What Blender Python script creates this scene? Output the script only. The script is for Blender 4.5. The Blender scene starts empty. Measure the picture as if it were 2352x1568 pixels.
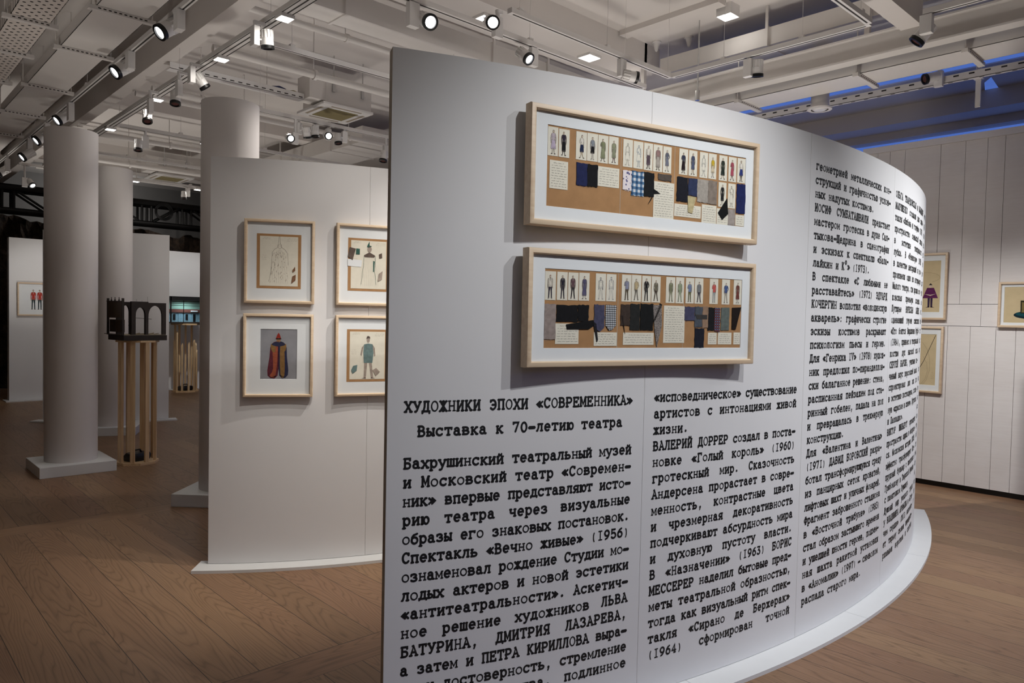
# Exhibition hall with curved display panels, framed costume sketches and track lighting.
import bpy, math, random
from mathutils import Matrix, Vector

random.seed(7)
SC = bpy.context.scene
COL = SC.collection
PI = math.pi

# ------------------------------------------------------------------ camera
def make_camera():
    f, yaw, pitch, roll = 1678.25, 0.750417, 0.033094, -0.020855
    cy, sy = math.cos(yaw), math.sin(yaw)
    fwd, right, down = Vector((sy, cy, 0)), Vector((cy, -sy, 0)), Vector((0, 0, -1))
    c, s = math.cos(pitch), math.sin(pitch)
    f2, d2 = c * fwd + s * down, c * down - s * fwd
    c, s = math.cos(roll), math.sin(roll)
    r3, d3 = c * right + s * d2, c * d2 - s * right
    cam = bpy.data.cameras.new('camera')
    cam.sensor_fit = 'HORIZONTAL'
    cam.sensor_width = 36.0
    cam.lens = f * 36.0 / 2352.0
    cam.clip_start, cam.clip_end = 0.05, 200
    o = bpy.data.objects.new('camera', cam)
    COL.objects.link(o)
    m = Matrix((r3, -d3, -f2)).transposed().to_4x4()
    m.translation = Vector((0, 0, 1.55))
    o.matrix_world = m
    SC.camera = o
make_camera()

# ------------------------------------------------------------------ view, world, lights
SC.view_settings.view_transform = 'Standard'
SC.view_settings.look = 'None'
SC.view_settings.exposure = 0.0
SC.view_settings.gamma = 1.0
SC.view_settings.use_curve_mapping = False
try:
    SC.cycles.max_bounces = 8
    SC.cycles.diffuse_bounces = 5
    SC.cycles.glossy_bounces = 3
    SC.cycles.transparent_max_bounces = 8
    SC.cycles.sample_clamp_indirect = 4.0
    SC.cycles.use_denoising = True
    SC.cycles.caustics_reflective = False
    SC.cycles.caustics_refractive = False
except Exception:
    pass

def make_world():
    w = bpy.data.worlds.new('dusk')
    SC.world = w
    w.use_nodes = True
    nt = w.node_tree
    nt.nodes.clear()
    out = nt.nodes.new('ShaderNodeOutputWorld')
    bg = nt.nodes.new('ShaderNodeBackground')
    tc = nt.nodes.new('ShaderNodeTexCoord')
    sp = nt.nodes.new('ShaderNodeSeparateXYZ')
    def mth(op, a, b):
        x = nt.nodes.new('ShaderNodeMath'); x.operation = op
        for k, v in enumerate((a, b)):
            if isinstance(v, (int, float)): x.inputs[k].default_value = v
            else: nt.links.new(v, x.inputs[k])
        return x.outputs[0]
    behind = mth('MAXIMUM', mth('SUBTRACT', mth('MULTIPLY', sp.outputs['Y'], -1.0), 0.2), 0.0)
    side = mth('SUBTRACT', 0.4, behind)
    up = mth('MULTIPLY', mth('SUBTRACT', sp.outputs['Z'], 0.2), 3.0)
    dusk = mth('MAXIMUM', side, up)
    ramp = nt.nodes.new('ShaderNodeValToRGB')
    ramp.color_ramp.elements[0].position = 0.10
    ramp.color_ramp.elements[0].color = (0.09, 0.086, 0.082, 1)     # added warm-grey ambient fill entering through the open rear
    ramp.color_ramp.elements[1].position = 0.28
    ramp.color_ramp.elements[1].color = (0.070, 0.145, 0.49, 1)   # dusk sky over the street
    nt.links.new(tc.outputs['Generated'], sp.inputs[0])
    nt.links.new(dusk, ramp.inputs[0])
    nt.links.new(ramp.outputs[0], bg.inputs[0])
    bg.inputs[1].default_value = 1.0
    nt.links.new(bg.outputs[0], out.inputs[0])
make_world()

def spot(loc, target, power, angle=45, blend=0.6, size=0.04, col=(1, 0.97, 0.93), name='spot_lamp'):
    l = bpy.data.lights.new(name, 'SPOT')
    l.energy = power; l.spot_size = math.radians(angle); l.spot_blend = blend
    l.shadow_soft_size = size; l.color = col
    o = bpy.data.objects.new(name, l)
    COL.objects.link(o)
    o.location = loc
    o.rotation_euler = (Vector(target) - Vector(loc)).to_track_quat('-Z', 'Y').to_euler()
    return o
def area(loc, power, size=0.14, col=(1, 0.95, 0.88), name='panel_lamp', rot=(0, 0, 0), spread=180):
    l = bpy.data.lights.new(name, 'AREA')
    l.energy = power; l.shape = 'SQUARE'; l.size = size; l.color = col
    l.spread = math.radians(spread)
    o = bpy.data.objects.new(name, l)
    COL.objects.link(o)
    o.location = loc; o.rotation_euler = rot
    return o

WARM = (1, 0.94, 0.87)
NEUT = (1, 0.985, 0.965)
COOL = (0.97, 0.985, 1.0)
# gallery spots on the tracks above and behind the camera, washing the big curved panel
spot((1.95, 0.00, 3.52), (2.35, 1.80, 1.30), 125, 68, 0.9, 0.012, COOL)
spot((2.80, -0.35, 3.52), (2.60, 1.75, 1.30), 128, 62, 0.9, 0.012, COOL)
spot((4.90, -0.30, 3.52), (4.60, 1.58, 1.35), 225, 70, 1.0, 0.02, COOL)
spot((6.30, -0.10, 3.52), (5.00, 1.63, 0.95), 290, 66, 0.9, 0.02, COOL)
# spots for the smaller curved panel with the four sketches
spot((2.30, 2.70, 3.52), (2.15, 4.15, 1.30), 78, 60, 0.9, 0.02, WARM)
spot((3.00, 2.75, 3.52), (2.45, 4.00, 0.40), 165, 54, 0.9, 0.02, WARM)
spot((1.75, 2.35, 3.52), (2.05, 4.25, 0.20), 110, 44, 0.9, 0.03, WARM)  # extra spot added to brighten the panel's lower part
# spots for the plank wall
spot((5.60, 2.60, 3.50), (7.75, 2.30, 0.45), 170, 60, 0.9, 0.03, NEUT)
spot((5.60, 1.20, 3.50), (7.75, 1.40, 0.45), 170, 60, 0.9, 0.03, NEUT)
# far panels
spot((2.70, 12.4, 3.50), (2.50, 14.25, 1.60), 55, 50, 0.8, 0.04, NEUT)
spot((5.10, 12.6, 3.50), (5.10, 14.60, 1.80), 120, 60, 0.8, 0.04, NEUT)
spot((3.60, 8.60, 3.50), (2.90, 11.00, 1.50), 32, 60, 0.9, 0.04, WARM)
spot((4.40, 13.4, 3.60), (5.00, 16.5, 2.85), 55, 40, 0.8, 0.04, WARM)
spot((3.60, 7.20, 3.50), (1.75, 8.00, 1.30), 60, 60, 0.9, 0.04, WARM)
spot((3.70, 5.47, 3.50), (2.45, 5.95, 2.40), 70, 60, 0.9, 0.04, WARM)
area((4.0, 16.45, 3.95), 16, 0.5, NEUT, 'far_wall_fill', (math.radians(75), 0, 0))  # lamp added to lift the dark end wall behind the truss
spot((2.55, 6.20, 3.55), (2.70, 7.23, 3.84), 5, 50, 0.9, 0.02, NEUT)  # lamp added to brighten the slotted cable tray
spot((2.55, 4.75, 3.50), (3.00, 5.46, 3.62), 4, 60, 0.9, 0.02, NEUT)  # lamp added to brighten the side of the white track
# unseen ceiling lamps added behind the camera for ambient fill
for _x, _y in ((-1.5, -2.0), (1.5, -2.0), (4.5, -2.0), (-1.5, 1.2), (0.6, 1.0)):
    area((_x, _y, 4.25), 4)
# unseen upward fill lamps, added to brighten the ceiling
for _x, _y, _p in ((4.3, 2.75, 22), (5.6, 3.1, 15), (3.6, 6.3, 18), (4.6, 9.5, 14), (2.9, 12.3, 26), (-0.9, 5.0, 26)):
    area((_x, _y, 0.25), _p, 0.5, WARM, 'added_ceiling_fill', (PI, 0, 0), 130)

# ------------------------------------------------------------------ materials
def lin(c):
    return c / 12.92 if c <= 0.04045 else ((c + 0.055) / 1.055) ** 2.4
def hexc(h):
    h = h.lstrip('#')
    return tuple(lin(int(h[i:i + 2], 16) / 255) for i in (0, 2, 4)) + (1,)
class NT:
    def __init__(s, name):
        s.m = bpy.data.materials.new(name)
        s.m.use_nodes = True
        s.t = s.m.node_tree
        s.b = s.t.nodes['Principled BSDF']
    def n(s, kind, **kw):
        x = s.t.nodes.new(kind)
        for k, v in kw.items():
            setattr(x, k, v)
        return x
    def link(s, a, b):
        s.t.links.new(a, b)
    def math(s, op, a, b=None, c=None):
        x = s.n('ShaderNodeMath', operation=op)
        for i, v in enumerate((a, b, c)):
            if v is None: continue
            if isinstance(v, (int, float)): x.inputs[i].default_value = v
            else: s.link(v, x.inputs[i])
        return x.outputs[0]
    def comb(s, x, y, z):
        c = s.n('ShaderNodeCombineXYZ')
        for i, v in enumerate((x, y, z)):
            if isinstance(v, (int, float)): c.inputs[i].default_value = v
            else: s.link(v, c.inputs[i])
        return c.outputs[0]
    def noise(s, vec, scale, detail=2, rough=0.5, dist=0.0):
        x = s.n('ShaderNodeTexNoise')
        x.inputs['Scale'].default_value = scale; x.inputs['Detail'].default_value = detail
        x.inputs['Roughness'].default_value = rough; x.inputs['Distortion'].default_value = dist
        if vec is not None: s.link(vec, x.inputs['Vector'])
        return x.outputs[0]
    def ramp(s, fac, stops):
        r = s.n('ShaderNodeValToRGB')
        e = r.color_ramp.elements
        while len(e) < len(stops): e.new(0.5)
        for i, (p, c) in enumerate(stops):
            e[i].position = p; e[i].color = c if len(c) == 4 else tuple(c) + (1,)
        s.link(fac, r.inputs[0])
        return r.outputs[0]
    def mix(s, fac, a, b, mode='MIX'):
        x = s.n('ShaderNodeMix', data_type='RGBA', blend_type=mode)
        for k, v in ((0, fac), (6, a), (7, b)):
            if isinstance(v, (int, float)): x.inputs[k].default_value = v
            elif isinstance(v, tuple): x.inputs[k].default_value = v
            else: s.link(v, x.inputs[k])
        return x.outputs[2]
    def obj(s):
        return s.n('ShaderNodeTexCoord').outputs['Object']
    def bump(s, h, strength, dist=0.002):
        x = s.n('ShaderNodeBump')
        x.inputs['Strength'].default_value = strength; x.inputs['Distance'].default_value = dist
        s.link(h, x.inputs['Height']); s.link(x.outputs[0], s.b.inputs['Normal'])

def plain(name, h, rough=0.6, metal=0.0, var=0.06, scale=14.0, spec=0.5, bump=0.0):
    k = NT(name)
    c = hexc(h)
    f = k.noise(k.obj(), scale, 3)
    lo = tuple(max(0, v * (1 - var)) for v in c[:3]); hi = tuple(min(1, v * (1 + var)) for v in c[:3])
    k.link(k.ramp(f, [(0.3, lo), (0.7, hi)]), k.b.inputs['Base Color'])
    k.b.inputs['Roughness'].default_value = rough
    k.b.inputs['Metallic'].default_value = metal
    k.b.inputs['Specular IOR Level'].default_value = spec
    if bump: k.bump(f, bump)
    return k.m
def glow(name, col, strength):
    k = NT(name)
    k.b.inputs['Base Color'].default_value = (0.8, 0.8, 0.8, 1)
    k.b.inputs['Emission Color'].default_value = tuple(col) + (1,)
    k.b.inputs['Emission Strength'].default_value = strength
    return k.m
def wood(name, a, b, axis='X', rough=0.45, ring=30):
    k = NT(name)
    sp = k.n('ShaderNodeSeparateXYZ'); k.link(k.obj(), sp.inputs[0])
    x, y, z = sp.outputs
    if axis == 'X': v = k.comb(k.math('MULTIPLY', x, 1.2), k.math('MULTIPLY', y, 26), k.math('MULTIPLY', z, 26))
    else: v = k.comb(k.math('MULTIPLY', x, 26), k.math('MULTIPLY', y, 26), k.math('MULTIPLY', z, 1.2))
    n1 = k.noise(v, 1.6, 4, 0.6, 0.4)
    k.link(k.ramp(n1, [(0.30, hexc(a)), (0.72, hexc(b))]), k.b.inputs['Base Color'])
    k.b.inputs['Roughness'].default_value = rough
    return k.m

M = {}
M['panel'] = plain('white_panel_paint', 'dcdbdb', 0.62, var=0.012, scale=3, spec=0.3)
M['panel_edge'] = plain('raw_board_edge', 'a09484', 0.8)
M['plinth'] = plain('white_plinth_laminate', 'd9dad9', 0.45, var=0.01)
M['ceil'] = plain('ceiling_paint', 'dad5d1', 0.85, var=0.03, scale=1.5, spec=0.2)
M['ceil2'] = plain('painted_steel', 'dedad6', 0.5, var=0.02, scale=4, spec=0.35)
M['white'] = plain('white_lamp_enamel', 'e6e4e2', 0.4, var=0.01)
M['track'] = plain('track_enamel', 'e0ddda', 0.45, var=0.01)
M['slot'] = plain('dark_track_slot', '2c2824', 0.7)
M['black'] = plain('black_anodised', '0b0b0b', 0.45, var=0.2)
M['ink'] = plain('black_vinyl_letters', '0a0a0b', 0.55, var=0.1)
M['col'] = plain('column_paint', 'd2cdca', 0.7, var=0.012, scale=2, spec=0.25)
M['maple'] = wood('pale_maple', 'cbb092', 'ddc8ab', 'X')
M['mapleV'] = wood('pale_maple_upright', 'cbb092', 'ddc8ab', 'Z')
M['pine'] = wood('planed_pine', 'd0ae82', 'ead0a6', 'Z')
M['pineX'] = wood('planed_pine_ring', 'd0ae82', 'ead0a6', 'X')
M['mat'] = plain('mat_board', 'dcdfe0', 0.8, var=0.01, spec=0.2)
M['kraft'] = plain('kraft_card', 'a37c55', 0.85, var=0.08, scale=22, spec=0.2)
M['paper'] = plain('cream_paper', 'd9d4c4', 0.85, var=0.03, scale=30, spec=0.2)
M['aged'] = plain('aged_paper', 'c3b18d', 0.85, var=0.05, scale=14, spec=0.2)
M['greypaper'] = plain('grey_wash_paper', '86868a', 0.85, var=0.10, scale=14, spec=0.2)
M['pencil'] = plain('pencil_line', '77706a', 0.8)
M['penink'] = plain('pen_ink', '4a4640', 0.8)
M['darkmodel'] = plain('stained_model_wood', '241a12', 0.55, var=0.3, scale=18)
M['brownmodel'] = wood('brown_model_wood', '2c1f14', '46331f', 'Z')
M['sandy'] = plain('model_floor_sand', 'a2957c', 0.85)
M['led'] = glow('led_panel_glow', (1, 0.97, 0.93), 5)
M['lens_on'] = glow('spot_lens_glow', (0.97, 0.98, 1.0), 9)
M['lens_hot'] = glow('spot_lens_bright', (1.0, 0.97, 0.92), 60)
M['lens_dim'] = plain('spot_lens_off', '5a3a38', 0.2)
M['truss'] = plain('black_truss_paint', '090909', 0.5, var=0.2)
M['farwall'] = plain('grey_far_wall', '6a6866', 0.9, var=0.04, scale=2)
M['blackdrape'] = plain('black_drape', '070707', 0.95, var=0.3)
M['chrome'] = plain('bright_steel', 'c9c9c9', 0.25, 0.9)
M['blueh'] = plain('blue_hose', '1f2a5c', 0.6)
M['sandh'] = plain('tan_hose_wrap', '857a55', 0.8)

def floor_mat():
    k = NT('oak_floor_boards')
    sp = k.n('ShaderNodeSeparateXYZ'); k.link(k.obj(), sp.inputs[0])
    x, y, _ = sp.outputs
    W, PER, BW, Y0 = 0.193, 3.10, 0.205, 2.795
    yy = k.math('SUBTRACT', y, Y0)
    cell = k.math('FLOOR', k.math('DIVIDE', yy, PER))
    fy = k.math('SUBTRACT', yy, k.math('MULTIPLY', cell, PER))
    band = k.math('LESS_THAN', fy, BW)
    xs = k.math('DIVIDE', k.math('ADD', x, 0.006), W)
    xid = k.math('FLOOR', xs)
    fx = k.math('SUBTRACT', xs, xid)
    # in the cross band the board runs along x
    def pick(a, b):     # a outside, b in band
        return k.math('ADD', k.math('MULTIPLY', k.math('SUBTRACT', 1, band), a), k.math('MULTIPLY', band, b))
    ident = pick(k.math('ADD', k.math('MULTIPLY', xid, 3.17), k.math('MULTIPLY', cell, 7.31)), k.math('MULTIPLY', cell, 11.7))
    wn = k.n('ShaderNodeTexWhiteNoise', noise_dimensions='1D'); k.link(ident, wn.inputs['W'])
    r = wn.outputs['Value']
    along = pick(y, x); across = pick(x, y)
    off = k.math('MULTIPLY', r, 40)
    v = k.comb(k.math('MULTIPLY', across, 4.6), k.math('MULTIPLY', along, 0.42), off)
    n = k.noise(v, 1.0, 2.5, 0.42, 0.15)
    rings = k.math('ABSOLUTE', k.math('SINE', k.math('MULTIPLY', n, 120)))
    fine = k.noise(k.comb(k.math('MULTIPLY', across, 190), k.math('MULTIPLY', along, 6), off), 1.0, 3, 0.7)
    ringc = k.ramp(rings, [(0.0, (0.46, 0.43, 0.40, 1)), (0.35, (0.82, 0.80, 0.78, 1)), (0.85, (1.0, 1.0, 1.0, 1))])
    base = k.ramp(r, [(0.0, hexc('84674c')), (0.35, hexc('917156')), (0.65, hexc('8b6a51')), (1.0, hexc('997a5b'))])
    c1 = k.mix(0.62, base, ringc, 'MULTIPLY')
    finec = k.ramp(fine, [(0.3, (0.78, 0.78, 0.78, 1)), (0.65, (1.0, 1.0, 1.0, 1))])
    c2 = k.mix(0.7, c1, finec, 'MULTIPLY')
    # joints
    ex = k.math('MINIMUM', fx, k.math('SUBTRACT', 1, fx))
    jx = k.math('MULTIPLY', k.math('LESS_THAN', ex, 0.009), k.math('SUBTRACT', 1, band))
    ey = k.math('MINIMUM', fy, k.math('ABSOLUTE', k.math('SUBTRACT', fy, BW)))
    jy = k.math('LESS_THAN', ey, 0.0022)
    j = k.math('MAXIMUM', jx, jy)
    c3 = k.mix(k.math('MULTIPLY', j, 0.88), c2, (0.02, 0.014, 0.01, 1))
    k.link(c3, k.b.inputs['Base Color'])
    k.b.inputs['Roughness'].default_value = 0.46
    k.b.inputs['Specular IOR Level'].default_value = 0.35
    k.bump(k.math('SUBTRACT', k.math('MULTIPLY', rings, 0.3), j), 0.25, 0.0015)
    return k.m
def plank_mat():
    k = NT('white_washed_planks')
    sp = k.n('ShaderNodeSeparateXYZ'); k.link(k.obj(), sp.inputs[0])
    x, y, z = sp.outputs
    n = k.noise(k.comb(x, k.math('MULTIPLY', y, 3), k.math('MULTIPLY', z, 40)), 1.5, 4, 0.65, 0.6)
    n2 = k.noise(k.obj(), 2.5, 2)
    k.link(k.mix(0.6, k.ramp(n, [(0.3, hexc('d3cdca')), (0.6, hexc('dedad8'))]), k.ramp(n2, [(0.3, hexc('d6d0cd')), (0.7, hexc('e2dedc'))])), k.b.inputs['Base Color'])
    k.b.inputs['Roughness'].default_value = 0.7
    k.bump(n, 0.25, 0.002)
    return k.m
def rock_mat():
    k = NT('dark_crumpled_drape')
    n = k.noise(k.obj(), 7, 6, 0.7, 0.6)
    k.link(k.ramp(n, [(0.35, hexc('17110d')), (0.62, hexc('46372b')), (0.8, hexc('5c4938'))]), k.b.inputs['Base Color'])
    k.b.inputs['Roughness'].default_value = 0.95
    k.bump(n, 0.8, 0.05)
    return k.m
def gingham_mat(name, a, b, c, scale, dots=False):
    k = NT(name)
    sp = k.n('ShaderNodeSeparateXYZ'); k.link(k.obj(), sp.inputs[0])
    x, y, z = sp.outputs
    def stripe(t): return k.math('LESS_THAN', k.math('FRACT', k.math('MULTIPLY', t, scale)), 0.5)
    s = k.math('MULTIPLY', k.math('ADD', stripe(x), stripe(z)), 0.5)
    r = k.n('ShaderNodeValToRGB'); r.color_ramp.interpolation = 'CONSTANT'
    e = r.color_ramp.elements; e.new(0.5)
    for i, (p, h) in enumerate(((0.0, a), (0.3, b), (0.8, c))):
        e[i].position = p; e[i].color = hexc(h)
    k.link(s, r.inputs[0]); k.link(r.outputs[0], k.b.inputs['Base Color'])
    k.b.inputs['Roughness'].default_value = 0.9
    return k.m
def blotch_mat(name, a, b, scale, lo=0.45, hi=0.55, rough=0.9, stretch=None):
    k = NT(name)
    v = k.n('ShaderNodeTexVoronoi'); v.inputs['Scale'].default_value = scale
    k.link(k.obj(), v.inputs['Vector'])
    k.link(k.ramp(v.outputs['Distance'], [(lo, hexc(a)), (hi, hexc(b))]), k.b.inputs['Base Color'])
    k.b.inputs['Roughness'].default_value = rough
    return k.m
def pane_mat():
    k = NT('clear_window_glass')
    t = k.t
    tr = k.n('ShaderNodeBsdfTransparent'); gl = k.n('ShaderNodeBsdfGlossy'); mx = k.n('ShaderNodeMixShader')
    gl.inputs['Roughness'].default_value = 0.02
    mx.inputs[0].default_value = 0.06
    k.link(tr.outputs[0], mx.inputs[1]); k.link(gl.outputs[0], mx.inputs[2])
    k.link(mx.outputs[0], t.nodes['Material Output'].inputs['Surface'])
    return k.m
def perf_mat():
    k = NT('perforated_white_steel')
    sp = k.n('ShaderNodeSeparateXYZ'); k.link(k.obj(), sp.inputs[0])
    x, y, z = sp.outputs
    gx = k.math('SUBTRACT', k.math('FRACT', k.math('MULTIPLY', x, 28)), 0.5)
    row = k.math('MULTIPLY', k.math('FLOOR', k.math('MULTIPLY', x, 28)), 0.5)
    gy = k.math('SUBTRACT', k.math('FRACT', k.math('ADD', k.math('MULTIPLY', y, 12), row)), 0.5)
    d = k.math('SQRT', k.math('ADD', k.math('POWER', gx, 2), k.math('POWER', k.math('MULTIPLY', gy, 2.33), 2)))
    hole = k.math('LESS_THAN', d, 0.30)
    # a plain strip down the middle of the tray
    mid = k.math('GREATER_THAN', k.math('ABSOLUTE', k.math('SUBTRACT', x, 1.05)), 0.04)
    k.link(k.mix(k.math('MULTIPLY', hole, mid), hexc('dcd4cd'), (0.01, 0.01, 0.01, 1)), k.b.inputs['Base Color'])
    k.b.inputs['Roughness'].default_value = 0.5
    return k.m
M['floor'] = floor_mat(); M['plank'] = plank_mat(); M['rock'] = rock_mat(); M['pane'] = pane_mat(); M['perf'] = perf_mat()
M['gingham'] = gingham_mat('blue_gingham_cloth', 'c9cbcd', '4f7394', '1c4064', 46)
M['check'] = gingham_mat('small_black_check_cloth', 'd0d2d4', '77797c', '26282c', 120)
M['plaid'] = gingham_mat('dark_plaid_cloth', '5c6480', '3a2c34', '6d2a2c', 90)
M['floral'] = blotch_mat('floral_cloth', '57557f', 'dbd3d3', 78, 0.30, 0.40)
M['polka'] = blotch_mat('dotted_red_cloth', 'd9c9c8', '9b4554', 240, 0.28, 0.36)
M['tweed'] = blotch_mat('grey_tweed_cloth', '3f3a3a', '8d857f', 260, 0.2, 0.7)
_pig = {}
def pig(h):
    if h not in _pig: _pig[h] = plain('pigment_' + h, h, 0.85, var=0.18, scale=60, spec=0.2)
    return _pig[h]

# ------------------------------------------------------------------ mesh builder
class MB:
    def __init__(s): s.v, s.f, s.m = [], [], []
    def add(s, v, f, m=0):
        b = len(s.v); s.v += [tuple(p) for p in v]
        s.f += [tuple(i + b for i in q) for q in f]; s.m += [m] * len(f); return s
    def box(s, a, b, m=0):
        x0, y0, z0 = (min(a[i], b[i]) for i in range(3)); x1, y1, z1 = (max(a[i], b[i]) for i in range(3))
        return s.add([(x0, y0, z0), (x1, y0, z0), (x1, y1, z0), (x0, y1, z0), (x0, y0, z1), (x1, y0, z1), (x1, y1, z1), (x0, y1, z1)],
                     [(0, 3, 2, 1), (4, 5, 6, 7), (0, 1, 5, 4), (1, 2, 6, 5), (2, 3, 7, 6), (3, 0, 4, 7)], m)
    def obox(s, c, ax, h, m=0):
        c = Vector(c); A = [Vector(a) for a in ax]
        v = []
        for sz in (-1, 1):
            for sx, sy in ((-1, -1), (1, -1), (1, 1), (-1, 1)):
                v.append(c + A[0] * h[0] * sx + A[1] * h[1] * sy + A[2] * h[2] * sz)
        return s.add(v, [(0, 3, 2, 1), (4, 5, 6, 7), (0, 1, 5, 4), (1, 2, 6, 5), (2, 3, 7, 6), (3, 0, 4, 7)], m)
    def cyl(s, p0, p1, r0, r1=None, seg=16, m=0, caps=True):
        r1 = r0 if r1 is None else r1
        p0, p1 = Vector(p0), Vector(p1); d = (p1 - p0).normalized()
        a = d.orthogonal().normalized(); b = d.cross(a)
        v = []
        for p, r in ((p0, r0), (p1, r1)):
            for i in range(seg):
                t = 2 * PI * i / seg; v.append(p + (a * math.cos(t) + b * math.sin(t)) * r)
        f = [(i, (i + 1) % seg, seg + (i + 1) % seg, seg + i) for i in range(seg)]
        if caps: f += [tuple(range(seg - 1, -1, -1)), tuple(range(seg, 2 * seg))]
        return s.add(v, f, m)
    def lathe(s, p0, d, prof, seg=24, m=0):
        """prof: list of (along, radius)"""
        p0, d = Vector(p0), Vector(d).normalized(); a = d.orthogonal().normalized(); b = d.cross(a)
        v, f = [], []
        for t, r in prof:
            for i in range(seg):
                w = 2 * PI * i / seg; v.append(p0 + d * t + (a * math.cos(w) + b * math.sin(w)) * r)
        for k in range(len(prof) - 1):
            for i in range(seg):
                j = (i + 1) % seg; f.append((k * seg + i, k * seg + j, (k + 1) * seg + j, (k + 1) * seg + i))
        return s.add(v, f, m)
    def tube(s, pts, r, seg=8, m=0):
        pts = [Vector(p) for p in pts]; v, f = [], []
        for i, p in enumerate(pts):
            d = (pts[min(i + 1, len(pts) - 1)] - pts[max(i - 1, 0)]).normalized()
            a = d.cross(Vector((0.137, 0.311, 0.94))).normalized(); b = d.cross(a)
            for k in range(seg):
                t = 2 * PI * k / seg; v.append(p + (a * math.cos(t) + b * math.sin(t)) * r)
        for i in range(len(pts) - 1):
            for k in range(seg):
                j = (k + 1) % seg; f.append((i * seg + k, i * seg + j, (i + 1) * seg + j, (i + 1) * seg + k))
        f += [tuple(range(seg - 1, -1, -1)), tuple(range((len(pts) - 1) * seg, len(pts) * seg))]
        return s.add(v, f, m)
    def plate(s, poly, y0, y1, m=0):
        """polygon in x,z extruded from y0 (front, smaller) to y1"""
        n = len(poly)
        area2 = sum(poly[i][0] * poly[(i + 1) % n][1] - poly[(i + 1) % n][0] * poly[i][1] for i in range(n))
        if area2 < 0: poly = poly[::-1]
        v = [(x, y0, z) for x, z in poly] + [(x, y1, z) for x, z in poly]
        f = [tuple(range(n)), tuple(range(2 * n - 1, n - 1, -1))] + [((i + 1) % n, i, n + i, n + (i + 1) % n) for i in range(n)]
        return s.add(v, f, m)
    def build(s, name, mats, parent=None, world=False, smooth=False, bevel=0.0, kind=None):
        me = bpy.data.meshes.new(name)
        v = s.v
        if world and parent is not None:
            inv = wmat(parent).inverted(); v = [tuple(inv @ Vector(p)) for p in s.v]
        me.from_pydata(v, [], s.f)
        if not isinstance(mats, (list, tuple)): mats = [mats]
        for x in mats: me.materials.append(x)
        if len(mats) > 1: me.polygons.foreach_set('material_index', s.m)
        me.update()
        if smooth:
            me.polygons.foreach_set('use_smooth', [True] * len(me.polygons))
            try: me.set_sharp_from_angle(angle=math.radians(35))
            except Exception: pass
        o = bpy.data.objects.new(name, me); COL.objects.link(o)
        if parent is not None: o.parent = parent
        if bevel:
            b = o.modifiers.new('edge', 'BEVEL'); b.width = bevel; b.segments = 2; b.limit_method = 'ANGLE'
        if kind: o['kind'] = kind
        return o
def wmat(o):
    m = Matrix.LocRotScale(o.location, o.rotation_euler, o.scale)
    return wmat(o.parent) @ m if o.parent else m
def tag(o, label, cat, group=None, kind=None):
    o['label'] = label; o['category'] = cat
    if group: o['group'] = group
    if kind: o['kind'] = kind
    return o
def thing(name, label, cat, loc, rz=0.0, group=None, kind=None):
    o = bpy.data.objects.new(name, None); COL.objects.link(o)
    o.empty_display_size = 0.1
    o.location = loc; o.rotation_euler = (0, 0, rz)
    return tag(o, label, cat, group, kind)
def struct(name, mb, mats, label, cat, **kw):
    return tag(mb.build(name, mats, **kw), label, cat, kind='structure')

# ------------------------------------------------------------------ setting
ZC = 4.35
struct('floor', MB().box((-4, -4.5, -0.1), (10.5, 18.2, 0)), M['floor'], 'brown oak board floor with cross bands across the whole hall', 'floor')
c_ = MB()
c_.box((-4, -4.5, ZC), (7.45, 18.2, ZC + 0.15))
c_.box((7.45, -4.5, ZC), (9.06, -4.2, ZC + 0.015)); c_.box((7.45, 9.0, ZC), (9.06, 18.2, ZC + 0.015))
c_.box((9.06, -4.5, ZC), (10.5, 2.2, ZC + 0.015)); c_.box((9.06, 2.9, ZC), (10.5, 18.2, ZC + 0.015))
_o = [(9.06, 2.2), (10.5, 2.2), (10.5, 2.9), (9.06, 2.9)]; _i = [(9.53, 2.44), (10.19, 2.50), (10.21, 2.67), (9.70, 2.55)]
for a in range(4):
    b = (a + 1) % 4
    q = [_o[a], _o[b], _i[b], _i[a]]
    c_.add([(x, y, ZC) for x, y in q] + [(x, y, ZC + 0.015) for x, y in q],
           [(3, 2, 1, 0), (4, 5, 6, 7), (0, 1, 5, 4), (1, 2, 6, 5), (2, 3, 7, 6), (3, 0, 4, 7)])
struct('ceiling', c_, M['ceil'], 'off-white painted slab ceiling above the tracks and ducts', 'ceiling')
# skylight glazing
w_ = MB().box((7.45, -4.2, ZC + 0.016), (9.06, 9.0, ZC + 0.020)).box((9.5, 2.42, ZC + 0.016), (10.22, 2.70, ZC + 0.020))
struct('window_1', w_, M['pane'], 'skylight glazing showing blue dusk sky above the right-hand cable trunking', 'skylight')
# outer wall with the high window
ow = MB()
ow.box((10.40, -4.5, 4.03), (10.6, 18.2, ZC)); ow.box((10.40, -4.5, 0), (10.6, 18.2, 0.9))
ow.box((10.40, -4.5, 0.9), (10.6, -4.2, 4.03)); ow.box((10.40, 9.0, 0.9), (10.6, 18.2, 4.03))
ow.box((10.0, -4.5, 4.13), (10.40, 18.2, ZC))
struct('wall_right_outer', ow, M['ceil'], 'outer wall with a deep lintel behind the white plank wall', 'wall')
wn = thing('window_2', 'high window onto the blue dusk, seen over the top of the plank wall', 'window', (10.48, 1.6, 0.9), kind='structure')
MB().box((10.47, -4.2, 0.9), (10.48, 9.0, 4.03)).build('pane', M['pane'], wn, world=True)
f_ = MB()
for y in (-4.2, -1.8, 0.5, 5.0, 8.94): f_.box((10.44, y, 0.9), (10.5, y + 0.06, 4.03))
f_.box((10.44, -4.2, 0.9), (10.5, 9.0, 0.96))
f_.build('window_frame', M['ceil2'], wn, world=True)
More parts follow.
